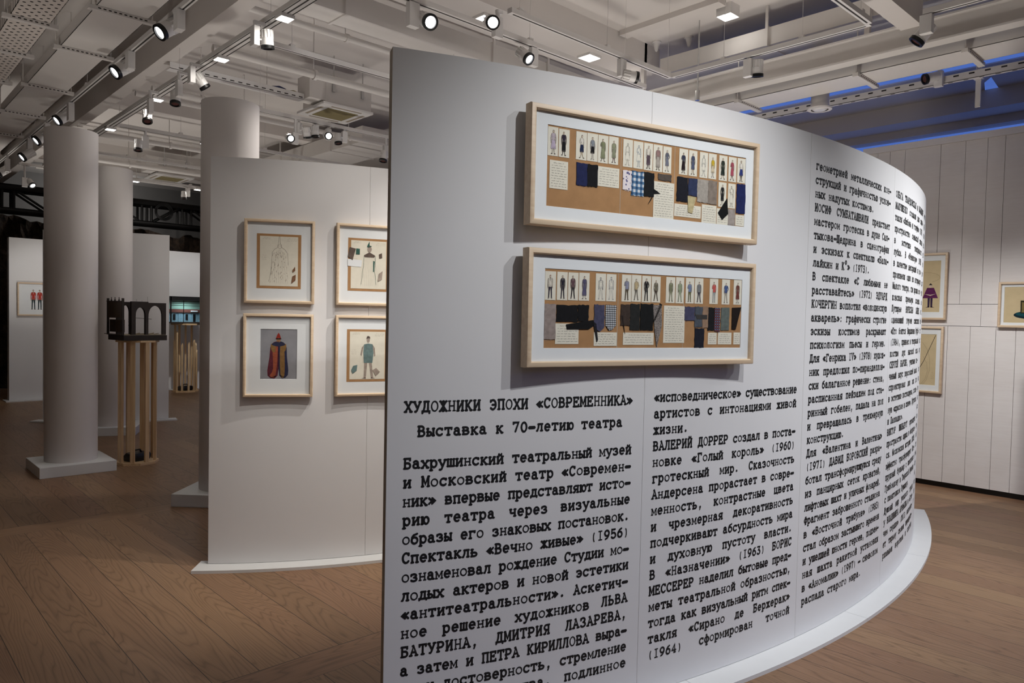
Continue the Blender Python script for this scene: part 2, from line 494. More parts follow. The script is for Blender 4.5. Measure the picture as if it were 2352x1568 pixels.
# white plank wall
pw = MB(); pg = MB()
def planks(seams, z0, z1):
    for a, b in zip(seams[:-1], seams[1:]):
        hi_, lo_ = max(a, b), min(a, b)
        pw.box((7.8 + random.uniform(0, 0.002), lo_ + 0.0016, z0), (7.83, hi_ - 0.0016, z1))
planks([3.09, 2.967, 2.85, 2.708, 2.39, 2.18, 2.0, 1.862, 1.67, 1.47, 1.27, 1.06, 0.86, 0.66, 0.45, 0.25, 0.05, -0.2, -0.5, -0.9, -1.4], 1.764, 3.29)
planks([3.09, 2.0, 0.4, -1.4], 1.557, 1.760)
planks([3.09, 2.9, 2.66, 2.45, 2.27, 2.08, 1.875, 1.72, 1.52, 1.31, 1.12, 0.9, 0.7, 0.48, 0.28, 0.05, -0.2, -0.5, -0.9, -1.4], 0.055, 1.553)
pw.box((7.785, -1.4, 3.292), (7.99, 3.11, 3.352))
pw.box((7.832, -1.4, 0.06), (7.97, 3.08, 3.30), 1)
pw.box((7.835, -1.4, 0.0), (7.96, 3.07, 0.06), 1)
struct('wall_right', pw, [M['plank'], M['black']], 'white washed plank wall on the right with a dark gap at the floor', 'wall')
# back walls
struct('wall_back', MB().box((-4, 18.0, 0), (10.5, 18.2, ZC)), M['farwall'], 'dim grey end wall behind the black truss', 'wall')
struct('wall_left', MB().box((-4.2, -4.5, 0), (-4, 18.2, ZC)), M['blackdrape'], 'black wall at the far left of the hall', 'wall')  # unseen side wall, extended and blackened to block fill light

# crumpled dark drape hung below the truss
def drape():
    mb = MB(); xs = [0.6 + 0.09 * i for i in range(92)]; rows = 22
    rnd = random.Random(3)
    tops = [3.22 + 0.05 * math.sin(x * 3.1) + 0.035 * math.sin(x * 7.7 + 1) + rnd.uniform(-0.03, 0.03) - 0.02 * max(0, x - 4) for x in xs]
    for i, x in enumerate(xs):
        for r in range(rows + 1):
            t = r / rows
            z = tops[i] * (1 - t)
            y = 16.75 + 0.10 * math.sin(x * 5.3 + t * 3) + 0.07 * math.sin(x * 13 + t * 17) + rnd.uniform(-0.035, 0.035)
            mb.v.append((x, y, z))
    n = rows + 1
    for i in range(len(xs) - 1):
        for r in range(rows):
            mb.f.append((i * n + r, i * n + r + 1, (i + 1) * n + r + 1, (i + 1) * n + r)); mb.m.append(0)
    o = mb.build('backdrop_curtain', M['rock'], smooth=False)
    s = o.modifiers.new('thick', 'SOLIDIFY'); s.thickness = 0.04
    tag(o, 'dark brown crumpled stage cloth with a ragged top below the black truss', 'stage cloth', kind='thing')
drape()
b_ = MB().box((0.55, 15.2, 0), (2.05, 15.25, 3.15))
tag(b_.build('stage_flat', M['blackdrape']), 'black stage flat at the far left edge beside the furthest white panel', 'stage flat')

# black lattice truss
tr = thing('lighting_truss', 'black lattice truss spanning the far end of the hall', 'truss', (4.5, 16.0, 3.25))
t_ = MB()
for z in (3.30, 3.71):
    for y in (15.95, 16.25): t_.cyl((0.6, y, z), (9.0, y, z), 0.05 if z < 3.5 else 0.065, seg=10)
t_.build('chord', M['truss'], tr, world=True, smooth=True)
t_ = MB(); x = 0.7; k = 0
while x < 8.9:
    for y in (15.95, 16.25):
        t_.cyl((x, y, 3.3), (x, y, 3.71), 0.025, seg=8); t_.cyl((x + 0.18, y, 3.3), (x + 0.18, y, 3.71), 0.025, seg=8)
        a, b = (3.66, 3.34) if k % 2 == 0 else (3.34, 3.66)
        t_.cyl((x + 0.22, y, a), (x + 0.72, y, b), 0.022, seg=8)
    t_.cyl((x, 15.95, 3.71), (x, 16.25, 3.71), 0.02, seg=8)
    x += 0.78; k += 1
t_.build('lattice', M['truss'], tr, world=True)
t_ = MB()
for i in range(3):
    r = 0.13 + 0.02 * i
    t_.tube([(4.98 + r * math.cos(a * PI / 12), 15.86 - 0.02 * i, 3.55 + r * math.sin(a * PI / 12)) for a in range(25)], 0.012, 6)
tag(t_.build('cable_coil', M['truss']), 'black cable coiled and hung on the far truss', 'cable')

# ------------------------------------------------------------------ typewriter lettering
def arc(cx, cy, rx, ry, a0, a1, n=None):
    n = n or max(4, int(abs(a1 - a0) / 22))
    return [(cx + rx * math.cos(math.radians(a0 + (a1 - a0) * i / n)), cy + ry * math.sin(math.radians(a0 + (a1 - a0) * i / n))) for i in range(n + 1)]
def sf(x, y, w=1.5): return [(x - w, y), (x + w, y)]
def stem(x, y0, y1, b=1.4, t=1.4):
    o = [[(x, y0), (x, y1)]]
    if b: o.append(sf(x, y0, b))
    if t: o.append(sf(x, y1, t))
    return o
def bowl(x0, x1, y0, y1):
    cy, ry = (y0 + y1) / 2, (y1 - y0) / 2; rx = min(3.0, (x1 - x0) * 0.6)
    return [(x0, y1), (x1 - rx, y1)] + arc(x1 - rx, cy, rx, ry, 80, -80, 7) + [(x1 - rx, y0), (x0, y0)]
def cap(ch, h):
    q = h / 10.5; tk = 2.3 * q
    if ch == 'А': return [[(1.6, 0), (5, h), (8.4, 0)], [(2.9, h * .34), (7.1, h * .34)], sf(1.6, 0), sf(8.4, 0), [(3.4, h), (5, h)]]
    if ch == 'Б': return [[(2.2, 0), (2.2, h)], [(0.9, h), (8, h), (8, h - tk)], bowl(2.2, 8.3, 0, h * .55), sf(2.2, 0, 1.3)]
    if ch == 'В': return [[(2.2, 0), (2.2, h)], bowl(0.9, 7.6, h * .53, h), bowl(0.9, 8.4, 0, h * .53)]
    if ch == 'Г': return stem(2.6, 0, h, 1.6, 1.5) + [[(2.6, h), (8.2, h), (8.2, h - tk)]]
    if ch == 'Д': return [[(0.9, -2.2 * q), (0.9, 0), (9.2, 0), (9.2, -2.2 * q)], [(2.0, 0), (3.3, h * .45), (3.6, h)], [(2.5, h), (8.6, h)], [(7.4, 0), (7.4, h)]]
    if ch == 'Е': return [[(2.2, 0), (2.2, h)], [(0.9, h), (8, h), (8, h - tk)], [(0.9, 0), (8.4, 0), (8.4, tk)], [(2.2, h * .53), (6, h * .53)], [(6, h * .53 - 1.2 * q), (6, h * .53 + 1.2 * q)]]
    if ch == 'Ж': return stem(5, 0, h, 1.0, 1.0) + [[(0.7, h), (1.7, h), (5, h * .5), (1.4, 0), (0.4, 0)], [(9.3, h), (8.3, h), (5, h * .5), (8.6, 0), (9.6, 0)]]
    if ch == 'З': return [arc(4.7, h * .76, 2.9, h * .24, 155, -90), arc(4.7, h * .26, 3.5, h * .27, 90, -155), [(1.8, h * .98), (1.9, h * .72)]]
    if ch in 'ИЙ':
        o = stem(2.2, 0, h, 1.3, 1.3) + stem(7.8, 0, h, 1.3, 1.3) + [[(2.2, 0.6), (7.8, h - 0.6)]]
        if ch == 'Й': o += [arc(5, h + 2.9, 1.7, 1.3, 190, 350), sf(3.4, h + 2.9, .3), sf(6.6, h + 2.9, .3)]
        return o
    if ch == 'К': return stem(2.2, 0, h, 1.3, 1.3) + [[(2.2, h * .46), (4.0, h * .55), (7.4, h)], [(4.0, h * .55), (8.0, 0)], sf(7.6, h, 1.2), sf(8.1, 0, 1.2)]
    if ch == 'Л': return [[(0.7, 0), (1.9, 0.2), (3.3, h * .5), (3.6, h)], [(2.4, h), (9, h)], [(7.6, 0), (7.6, h)], sf(7.6, 0, 1.4)]
    if ch == 'М': return stem(1.6, 0, h, 1.3, 0) + stem(8.4, 0, h, 1.3, 0) + [[(0.4, h), (1.9, h), (5, h * .22), (8.1, h), (9.6, h)]]
    if ch == 'Н': return stem(2.2, 0, h, 1.4, 1.4) + stem(7.8, 0, h, 1.4, 1.4) + [[(2.2, h * .5), (7.8, h * .5)]]
    if ch == 'О': return [arc(5, h / 2, 3.7, h / 2, 0, 360, 20)]
    if ch == 'П': return stem(2.2, 0, h, 1.4, 0) + stem(7.8, 0, h, 1.4, 0) + [[(0.8, h), (9.2, h)]]
    if ch == 'Р': return [[(2.2, 0), (2.2, h)], bowl(0.9, 8.4, h * .44, h), sf(2.2, 0, 1.6)]
    if ch == 'С': return [arc(5.2, h / 2, 3.8, h / 2, 40, 322, 15), [(8.2, h), (8.2, h - 2.6 * q)]]
    if ch == 'Т': return [[(1.2, h - tk), (1.2, h), (8.8, h), (8.8, h - tk)], [(5, 0), (5, h)], sf(5, 0, 1.8)]
    if ch == 'У': return [[(1.7, h), (5.3, h * .36)], [(8.4, h), (4.6, h * .1), (3.5, 0), (2.2, .2)], sf(1.7, h, 1.3), sf(8.3, h, 1.3)]
    if ch == 'Ф': return stem(5, 0, h, 1.6, 1.6) + [arc(5, h * .52, 3.9, h * .31, 0, 360, 18)]
    if ch == 'Х': return [[(1.8, 0), (8.2, h)], [(1.8, h), (8.2, 0)], sf(1.8, 0, 1.3), sf(8.2, 0, 1.3), sf(1.8, h, 1.3), sf(8.2, h, 1.3)]
    if ch == 'Ц': return [[(2, 0), (2, h)], [(7.2, 0), (7.2, h)], [(0.9, 0), (9.2, 0), (9.2, -2.3 * q)], sf(2, h, 1.2), sf(7.2, h, 1.2)]
    if ch == 'Ч': return [[(2.2, h), (2.2, h * .62)] + arc(4.2, h * .6, 2, h * .17, 180, 280, 4) + [(7.8, h * .48)]] + stem(7.8, 0, h, 1.4, 1.3) + [sf(2.2, h, 1.3)]
    if ch in 'ШЩ':
        o = [[(1.5, 0), (1.5, h)], [(5, 0), (5, h)], [(8.5, 0), (8.5, h)], [(0.5, 0), (9.6, 0)], sf(1.5, h, 1), sf(5, h, .9), sf(8.5, h, 1)]
        if ch == 'Щ': o += [[(9.6, 0), (9.6, -2.2 * q)]]
        return o
    if ch == 'Ь': return [[(2.4, 0), (2.4, h)], bowl(1.0, 8.2, 0, h * .54), sf(2.4, h, 1.4)]
    if ch == 'Ы': return [[(1.7, 0), (1.7, h)], bowl(0.5, 6.0, 0, h * .54), sf(1.7, h, 1.1)] + stem(8.5, 0, h, 1.2, 1.2)
    if ch == 'Э': return [arc(4.7, h / 2, 3.7, h / 2, 140, -140, 14), [(3.6, h / 2), (8.2, h / 2)], [(1.9, h), (1.9, h - 2.3 * q)]]
    if ch == 'Ю': return stem(1.7, 0, h, 1.2, 1.2) + [[(1.7, h / 2), (3.8, h / 2)], arc(6.6, h / 2, 2.8, h / 2, 0, 360, 18)]
    if ch == 'Я': return [[(7.6, 0), (7.6, h)], [(9, h)] + [(5.4, h)] + arc(4.6, h * .72, 2.8, h * .28, 80, 280, 8) + [(7.6, h * .44)], [(5.2, h * .44), (2.4, 0)], sf(7.6, 0, 1.4), sf(2.2, 0, 1.3)]
    return None
def glyph(ch):
    XH = 7.5
    if ch == 'а': return [arc(4.4, 5.2, 2.5, 2.3, 160, 0) + [(6.9, 1.2), (7.6, .1), (9, .1)], arc(4.3, 2.2, 2.7, 2.2, 0, 360, 16)]
    if ch == 'е' : return [[(1.7, 3.9), (8.2, 3.9)] + arc(4.95, 3.75, 3.3, 3.75, 2, 312, 16)]
    if ch == 'р': return [[(2, -3.2), (2, XH)], sf(2, -3.2, 1.6), sf(1.5, XH, .9), arc(5.2, 3.75, 3.2, 3.75, 0, 360, 18)]
    if ch == 'у': return [[(1.5, XH), (5.1, .9)], [(8.6, XH), (4.2, -2.5), (3.0, -3.2), (1.6, -2.9)], sf(1.6, XH, 1.4), sf(8.5, XH, 1.4)]
    if ch == 'б': return [arc(5, 3.4, 3.5, 3.4, 0, 360, 18), [(1.6, 3.6), (2.0, 7.0), (3.8, 9.2), (6.5, 9.9), (8.2, 10.6)]]
    if ch == 'ф': return [[(5, -3.2), (5, 10.3)], sf(5, -3.2, 1.6), sf(4.4, 10.3, .8), arc(5, 3.75, 4.0, 3.75, 0, 360, 20)]
    if ch == 'ё': return glyph('е')
    if ch in 'абвгдежзийклмнопрстуфхцчшщъыьэюя': return cap(ch.upper(), XH)
    c = cap(ch, 10.5)
    if c: return c
    h = 10.5
    D = {'I': stem(5, 0, h, 2.6, 2.6), 'V': [[(1.6, h), (5, 0), (8.4, h)], sf(1.6, h), sf(8.4, h)],
         '0': [arc(5, h / 2, 3.4, h / 2, 0, 360, 20)],
         '2': [arc(5, 7.4, 3, 3.1, 165, -35) + [(1.8, 0), (8.4, 0), (8.4, 1.6)]],
         '3': [[(2, h), (7.8, h), (4.6, 6.3)] + arc(4.9, 3.1, 3.4, 3.1, 90, -155)],
         '4': [[(8.6, 2.9), (1.4, 2.9), (6.4, h), (6.4, 0)], sf(6.4, 0, 1.5)],
         '5': [[(7.8, h), (2.6, h), (2.3, 5.6)] + arc(4.9, 3.3, 3.5, 3.3, 120, -150)],
         '6': [[(7.6, h), (4.6, 9.2), (2.2, 6), (1.7, 3.4)], arc(5, 3.3, 3.3, 3.3, 0, 360, 18)],
         '7': [[(1.7, h - 2), (1.7, h), (8.2, h), (4.2, 0)]],
         '8': [arc(5, 7.9, 2.7, 2.6, 0, 360, 16), arc(5, 2.7, 3.3, 2.7, 0, 360, 16)],
         '9': [arc(5, 7.2, 3.3, 3.3, 0, 360, 18), [(8.3, 7.2), (7.8, 4.4), (5.5, 1.2), (2.6, 0)]],
         '.': [arc(4.6, 1.0, .75, .75, 0, 360, 8)], ':': [arc(4.6, .8, .5, .5, 0, 360, 8), arc(4.6, 6, .5, .5, 0, 360, 8)],
         ',': [[(5.0, 1.2), (4.9, -.2), (3.9, -2.8)], arc(4.7, 1.0, .65, .65, 0, 360, 8)],
         '-': [[(1.2, 4), (8.8, 4)]], '–': [[(0.2, 4), (9.8, 4)]],
         '(': [arc(8.4, 4.2, 3.6, 7, 130, 230, 8)], ')': [arc(1.6, 4.2, 3.6, 7, 50, -50, 8)],
         '«': [[(5.2, 7.2), (1.4, 4), (5.2, .8)], [(8.9, 7.2), (5.1, 4), (8.9, .8)]],
         '»': [[(1.1, 7.2), (4.9, 4), (1.1, .8)], [(4.8, 7.2), (8.6, 4), (4.8, .8)]],
         '°': [arc(5, 11.6, 2.2, 2.6, 0, 360, 14), ],
         '?': [arc(5, 7.9, 2.8, 2.6, 170, -80) + [(5, 3)], arc(5, .6, .4, .4, 0, 360, 8)]}
    return D.get(ch, [])
THIN = set('онмО()IН')
def stroke_faces(line, hw, V, F):
    """flat ribbon with mitred joints and rounded ends"""
    pts = [line[0]]
    for p in line[1:]:
        if math.hypot(p[0] - pts[-1][0], p[1] - pts[-1][1]) > 1e-4: pts.append(p)
    n = len(pts)
    if n < 2: return
    closed = math.hypot(pts[0][0] - pts[-1][0], pts[0][1] - pts[-1][1]) < 1e-3
    if closed: pts = pts[:-1]; n -= 1
    b = len(V)
    for i in range(n):
        a = pts[(i - 1) % n] if (closed or i > 0) else pts[i]; c = pts[(i + 1) % n] if (closed or i < n - 1) else pts[i]
        p = pts[i]
        d1 = (p[0] - a[0], p[1] - a[1]); d2 = (c[0] - p[0], c[1] - p[1])
        l1 = math.hypot(*d1) or 1; l2 = math.hypot(*d2) or 1
        if d1 == (0, 0): d1, l1 = d2, l2
        if d2 == (0, 0): d2, l2 = d1, l1
        n1 = (-d1[1] / l1, d1[0] / l1); n2 = (-d2[1] / l2, d2[0] / l2)
        m = (n1[0] + n2[0], n1[1] + n2[1]); lm = math.hypot(*m)
        if lm < 0.3: m, k = n2, 1
        else:
            m = (m[0] / lm, m[1] / lm); k = min(1.6, 1 / max(0.4, m[0] * n1[0] + m[1] * n1[1]))
        V.append((p[0] + m[0] * hw * k, p[1] + m[1] * hw * k)); V.append((p[0] - m[0] * hw * k, p[1] - m[1] * hw * k))
    for i in range(n if closed else n - 1):
        j = (i + 1) % n
        F.append((b + 2 * i + 1, b + 2 * j + 1, b + 2 * j, b + 2 * i))
    if not closed:
        for e, o, ia, ib in ((0, 1, b + 1, b), (n - 1, n - 2, b + 2 * (n - 1), b + 2 * (n - 1) + 1)):
            p, q = pts[e], pts[o]; L = math.hypot(p[0] - q[0], p[1] - q[1])
            d = ((p[0] - q[0]) / L, (p[1] - q[1]) / L); nn = (-d[1], d[0]) if e else (d[1], -d[0])
            k = len(V)
            for t in (60, 0, -60) if e else (60, 0, -60):
                ct, st = math.cos(math.radians(t)), math.sin(math.radians(t))
                V.append((p[0] + (d[0] * ct + nn[0] * st) * hw * .8, p[1] + (d[1] * ct + nn[1] * st) * hw * .8))
            F.append((ib, k + 2, k + 1, k, ia) if e else (ia, k, k + 1, k + 2, ib))
_gc = {}
def gmesh(ch):
    if ch not in _gc:
        V, F = [], []
        hw = 0.78 if ch in THIN else (1.2 if ch not in '-–' else 1.9)
        if ch in '.,:': hw = 0.95
        for l in glyph(ch): stroke_faces(l, hw, V, F)
        _gc[ch] = (V, F)
    return _gc[ch]
PITCH = 0.0325; U = 0.00325
def set_line(mb, text, s0, width, z, Rr, C, justify=True, center=False, pitch=PITCH, size=1.0):
    n = len(text); ns = text.count(' ')
    p = pitch; sp = pitch
    if justify:
        p = min(pitch, width / n)
        if ns: sp = p + (width - n * p) / ns
    elif n * p > width: p = sp = width / n
    x = s0
    if center: x = s0 + (width - n * p) / 2
    rnd = random.Random(hash(len(text)) + int(z * 1000))
    for ch in text:
        if ch == ' ': x += sp; continue
        V, F = gmesh(ch)
        wob = rnd.uniform(-0.0006, 0.0006); b = len(mb.v)
        kx = U * size * (0.93 if p > .031 else 0.93 * p / .031 * 1.0)
        for vx, vy in V:
            th = (x + p / 2 + (vx - 5) * kx) / Rr
            r = Rr + 0.0009
            mb.v.append((C[0] + r * math.sin(th), C[1] - r * math.cos(th), z + vy * U * size + wob))
        for f in F:
            mb.f.append(tuple(i + b for i in f)); mb.m.append(0)
        x += p

# ------------------------------------------------------------------ curved display panels
def arc_slab(mb, C, r0, r1, s0, s1, z0, z1, Rr, seg=None, m=0, mtop=None):
    seg = seg or max(2, int((s1 - s0) / 0.03))
    v = []
    for i in range(seg + 1):
        th = (s0 + (s1 - s0) * i / seg) / Rr; sn, cs = math.sin(th), math.cos(th)
        for r, z in ((r1, z0), (r1, z1), (r0, z1), (r0, z0)): v.append((C[0] + r * sn, C[1] - r * cs, z))
    f = []
    for i in range(seg):
        a, b = 4 * i, 4 * (i + 1)
        for k in range(4):
            j = (k + 1) % 4; f.append((a + k, b + k, b + j, a + j))
    f += [(0, 1, 2, 3), (4 * seg + 3, 4 * seg + 2, 4 * seg + 1, 4 * seg)]
    mb.add(v, f, m)
    if mtop is not None:                      # raw board shows on the end grain and the top edge
        k = len(f)
        mb.m[-1] = mtop; mb.m[-2] = mtop
        for i in range(seg): mb.m[-k + 4 * i + 1] = mtop
def curved_panel(name, label, C, Rr, seams, H, plinth_seams, group):
    sm = (seams[0] + seams[-1]) / 2
    root = thing(name, label, 'display panel', (C[0] + Rr * math.sin(sm / Rr), C[1] - Rr * math.cos(sm / Rr), 0), kind='thing', group=group)
    for a, b in zip(seams[:-1], seams[1:]):
        mb = MB(); arc_slab(mb, C, Rr - 0.055, Rr, a + 0.0006, b - 0.0006, 0.02, H, Rr, mtop=1)
        mb.build('panel_section', [M['panel'], M['panel_edge']], root, world=True, smooth=True)
    mb = MB()
    for a, b in zip(plinth_seams[:-1], plinth_seams[1:]):
        arc_slab(mb, C, Rr - 0.06, Rr + 0.118, a + 0.001, b - 0.001, 0.0, 0.018, Rr)
    mb.build('plinth', M['plinth'], root, world=True, smooth=True)
    return root
C1, R1, H1 = (3.9497, 8.0060), 6.4177, 2.456
P1 = curved_panel('curved_display_panel', 'large curved white panel covered in black typewriter text in the foreground', C1, R1,
                  [-2.627, -1.571, -0.525, 0.544, 1.60, 2.70], H1, [-2.64, -1.3, 0.0, 1.35, 2.75], 'curved white display panels')
C2, R2, H2 = (3.612, 6.975), 3.2, 2.47
P2 = curved_panel('curved_display_panel', 'curved white panel carrying four framed costume sketches, left of the text panel', C2, R2,
                  [-2.10, -1.163, -0.20, 0.75], H2, [-2.16, -0.9, 0.8], 'curved white display panels')
C3, R3 = (4.20, 13.80), 3.05
def th3(x, y): return R3 * math.atan2(x - C3[0], C3[1] - y)
P3 = curved_panel('curved_display_panel', 'curved white panel standing behind the two left columns', C3, R3,
                  [th3(2.09, 11.58), -1.35, th3(3.49, 10.85)], 2.6, [th3(2.09, 11.58) - 0.1, th3(3.49, 10.85) + 0.1], 'curved white display panels')

TEXT1 = [('ХУДОЖНИКИ ЭПОХИ «СОВРЕМЕННИКА»', 1.215, 'j'), ('Выставка к 70-летию театра', 1.129, 'c')]
B1 = ['Бахрушинский театральный музей', 'и Московский театр «Современ-', 'ник» впервые представляют исто-', 'рию театра через визуальные',
      'образы его знаковых постановок.', 'Спектакль «Вечно живые» (I956)', 'ознаменовал рождение Студии мо-', 'лодых актеров и новой эстетики',
      '«антитеатральности». Аскетич-', 'ное решение художников ЛЬВА', 'БАТУРИНА, ДМИТРИЯ ЛАЗАРЕВА,', 'а затем и ПЕТРА КИРИЛЛОВА выра-',
      'жали достоверность, стремление', 'к правде чувства. подлинное']
B2 = ['«исповедническое» существование', 'артистов с интонациями живой', 'жизни.', 'ВАЛЕРИЙ ДОРРЕР создал в поста-', 'новке «Голый король» (I960)',
      'гротескный мир. Сказочность', 'Андерсена прорастает в совре-', 'менность, контрастные цвета', 'и чрезмерная декоративность',
      'подчеркивают абсурдность мира', 'и духовную пустоту власти.', 'В «Назначении» (I963) БОРИС', 'МЕССЕРЕР наделил бытовые пред-',
      'меты театральной образностью,', 'тогда как визуальный ритм спек-', 'такля «Сирано де Бержерак»', '(I964) сформирован точной']
B3 = ['геометрией металлических кон-', 'струкций и графичностью услов-', 'ных надутых костюмов.', 'ИОСИФ СУМБАТАШВИЛИ предстает', 'мастером гротеска в духе Сал-',
      'тыкова-Щедрина в сценографии', 'и эскизах к спектаклю «Бала-', 'лайкин и К°» (I973).', 'В спектакле «С любимыми не', 'расставайтесь» (I972) ЭДУАРД',
      'КОЧЕРГИН воплотил «володинскую', 'акварель»: графически строгие', 'эскизы костюмов раскрывают', 'психологизм пьесы и героев.',
      'Для «Генриха IV» (I978) худож-', 'ник предложил по-пиранделлов-', 'ски балаганное решение: стена,', 'расписанная пейзажем под ста-',
      'ринный гобелен, падала на пол', 'и превращалась в трехмерную', 'конструкцию.', 'Для «Валентина и Валентины»', '(I97I) ДАВИД БОРОВСКИЙ разра-',
      'ботал трансформирующуюся среду', 'из панцирных сеток кроватей,', 'лифтовых шахт и уличных фонарей.', 'Фрагмент заброшенного стадиона',
      'в «Восточной трибуне» (I983)', 'стал образом застывшего времени', 'и ушедшей юности героев, подзем-', 'ная шахта ракетной установки',
      'в «Аномалии» (I997) – символом', 'распада старого мира.']
B4 = ['ОЛЬГА ТВАРДОВСКАЯ и ВЛАДИМИР', 'МАКУШЕНКО создали для спек-', 'такля «Любовь и голуби» (I98I)', 'пространство сельской жизни', 'в эстетике театрального',
      'лубка. В «Ревизоре» (I983)', 'в качестве декораций он вос-', 'произвели один из интерьеров', 'Малого театра, где прошла мос-', 'ковская премьера комедии.',
      'Кутюрье ВЯЧЕСЛАВ ЗАЙЦЕВ,', 'одевавший героев спектакля', '«Кто боится Вирджинии Вулф?»', '(I984), привнес в театральный', 'костюм дух высокой моды.',
      'СЕРГЕЙ БАРХИН, учитывая из-', 'чевый вкус персонажей пьесы,', 'спроектировал для них дом', 'в эстетике постмодерна, столк-', 'нув «красное и синее», Кутузова',
      'и Палладио».', 'ВИКТОР ШИЛЬКРОТ организует', 'пространство цирка в «Фокусни-', 'ся. Московская история (2005)', 'эффектно трансформирует Пат-',
      'прудный бульвар с памятником', 'Грибоедову в Тверской бульвар', 'с памятником Пушкину.', 'Душный мир уездного города', 'у ВЛАДИМИРА АРЕФЬЕВА в «Горя-',
      'чем сердце» (20I3) напомина-', 'ет тюрьму своими перекрыти-', 'ржавыми воротами и скотным']
B5 = ['ется', 'при', 'спек', 'так', 'что', 'ном', 'вом', 'для', 'как', 'она', 'его', 'без', 'это', 'сво', 'мир', '', 'дом', 'над', 'ром', 'ны', 'час', 'ков', 'тра', 'вой',
      'сти', 'роль', 'сце', 'ны', 'все', 'ско', 'го']
def lettering(lines, s0, width, z0, extra=()):
    mb = MB()
    for t, z, how in extra: set_line(mb, t, s0, width, z, R1, C1, how == 'j', how == 'c')
    for i, t in enumerate(lines):
        if not t: continue
        last = t.endswith('.') and len(t) < 24 or t.endswith('(I973).') or len(t) < 13
        set_line(mb, t, s0, width, z0 - 0.06645 * i, R1, C1, not last)
    mb.build('lettering', M['ink'], P1, world=True)
lettering(B1, -2.569, 0.94, 1.017, TEXT1)
lettering(B2, -1.521, 0.94, 1.220)
lettering(B3, -0.477, 0.957, 2.294)
lettering(B4, 0.577, 0.955, 2.297)
lettering(B5, 1.630, 0.955, 2.297)

# straight far panels
def flat_panel(label, x0, x1, y, H, th=0.10):
    r = thing('flat_display_panel', label, 'display panel', ((x0 + x1) / 2, y, 0), kind='thing')
    MB().box((x0, y, 0.02), (x1, y + th, H)).build('panel_section', M['panel'], r, world=True)
    MB().box((x0 - 0.06, y - 0.12, 0), (x1 + 0.06, y + th + 0.05, 0.018)).build('plinth', M['plinth'], r, world=True)
    return r
flat_panel('flat white panel at the far left with a small framed sketch of two red-shirted figures', 2.12, 3.55, 14.30, 2.68, 0.16)
flat_panel('flat white panel behind the far slatted stand with the lit stage model', 4.35, 6.40, 14.95, 2.70)

# ------------------------------------------------------------------ columns
def column(x, y, rz, H, label):
    r = thing('display_column', label, 'column', (x, y, 0), rz, group='round white columns', kind='thing')
    MB().cyl((0, 0, 0.1), (0, 0, H), 0.223, 0.223, 96).build('shaft', M['col'], r, smooth=True)
    MB().box((-0.317, -0.317, 0), (0.317, 0.317, 0.1)).build('base', M['plinth'], r, bevel=0.003)
column(1.681, 7.990, 0, 3.22, 'round white column on a square base, nearest the left edge of the hall')
column(2.400, 6.000, -0.79, 3.235, 'round white column on a square base behind the panel with four sketches')
column(2.580, 10.12, -0.43, 3.285, 'round white column behind the slatted stand with the dark arched model')

# ------------------------------------------------------------------ framed works
def ring_frame(mb, W, H, prof, m=0):
    n = len(prof); v = []
    for sx, sz in ((-1, -1), (1, -1), (1, 1), (-1, 1)):
        for ins, y in prof: v.append((sx * (W / 2 - ins), y, sz * (H / 2 - ins)))
    f = []
    for c in range(4):
        d = (c + 1) % 4
        for k in range(n - 1): f.append((c * n + k, d * n + k, d * n + k + 1, c * n + k + 1))
    mb.add(v, f, m)
def ell(cx, cy, rx, ry, n=12): return [(cx + rx * math.cos(2 * PI * i / n), cy + ry * math.sin(2 * PI * i / n)) for i in range(n)]
def smooth(poly, n=3):
    """closed Catmull-Rom curve through a polygon"""
    m = len(poly); out = []
    for i in range(m):
        a, b, c, d = poly[i - 1], poly[i], poly[(i + 1) % m], poly[(i + 2) % m]
        for k in range(n):
            t = k / n
            out.append(tuple(.5 * (2 * b[q] + (c[q] - a[q]) * t + (2 * a[q] - 5 * b[q] + 4 * c[q] - d[q]) * t * t + (3 * b[q] - a[q] - 3 * c[q] + d[q]) * t ** 3) for q in (0, 1)))
    return out
_frnd = random.Random(21)
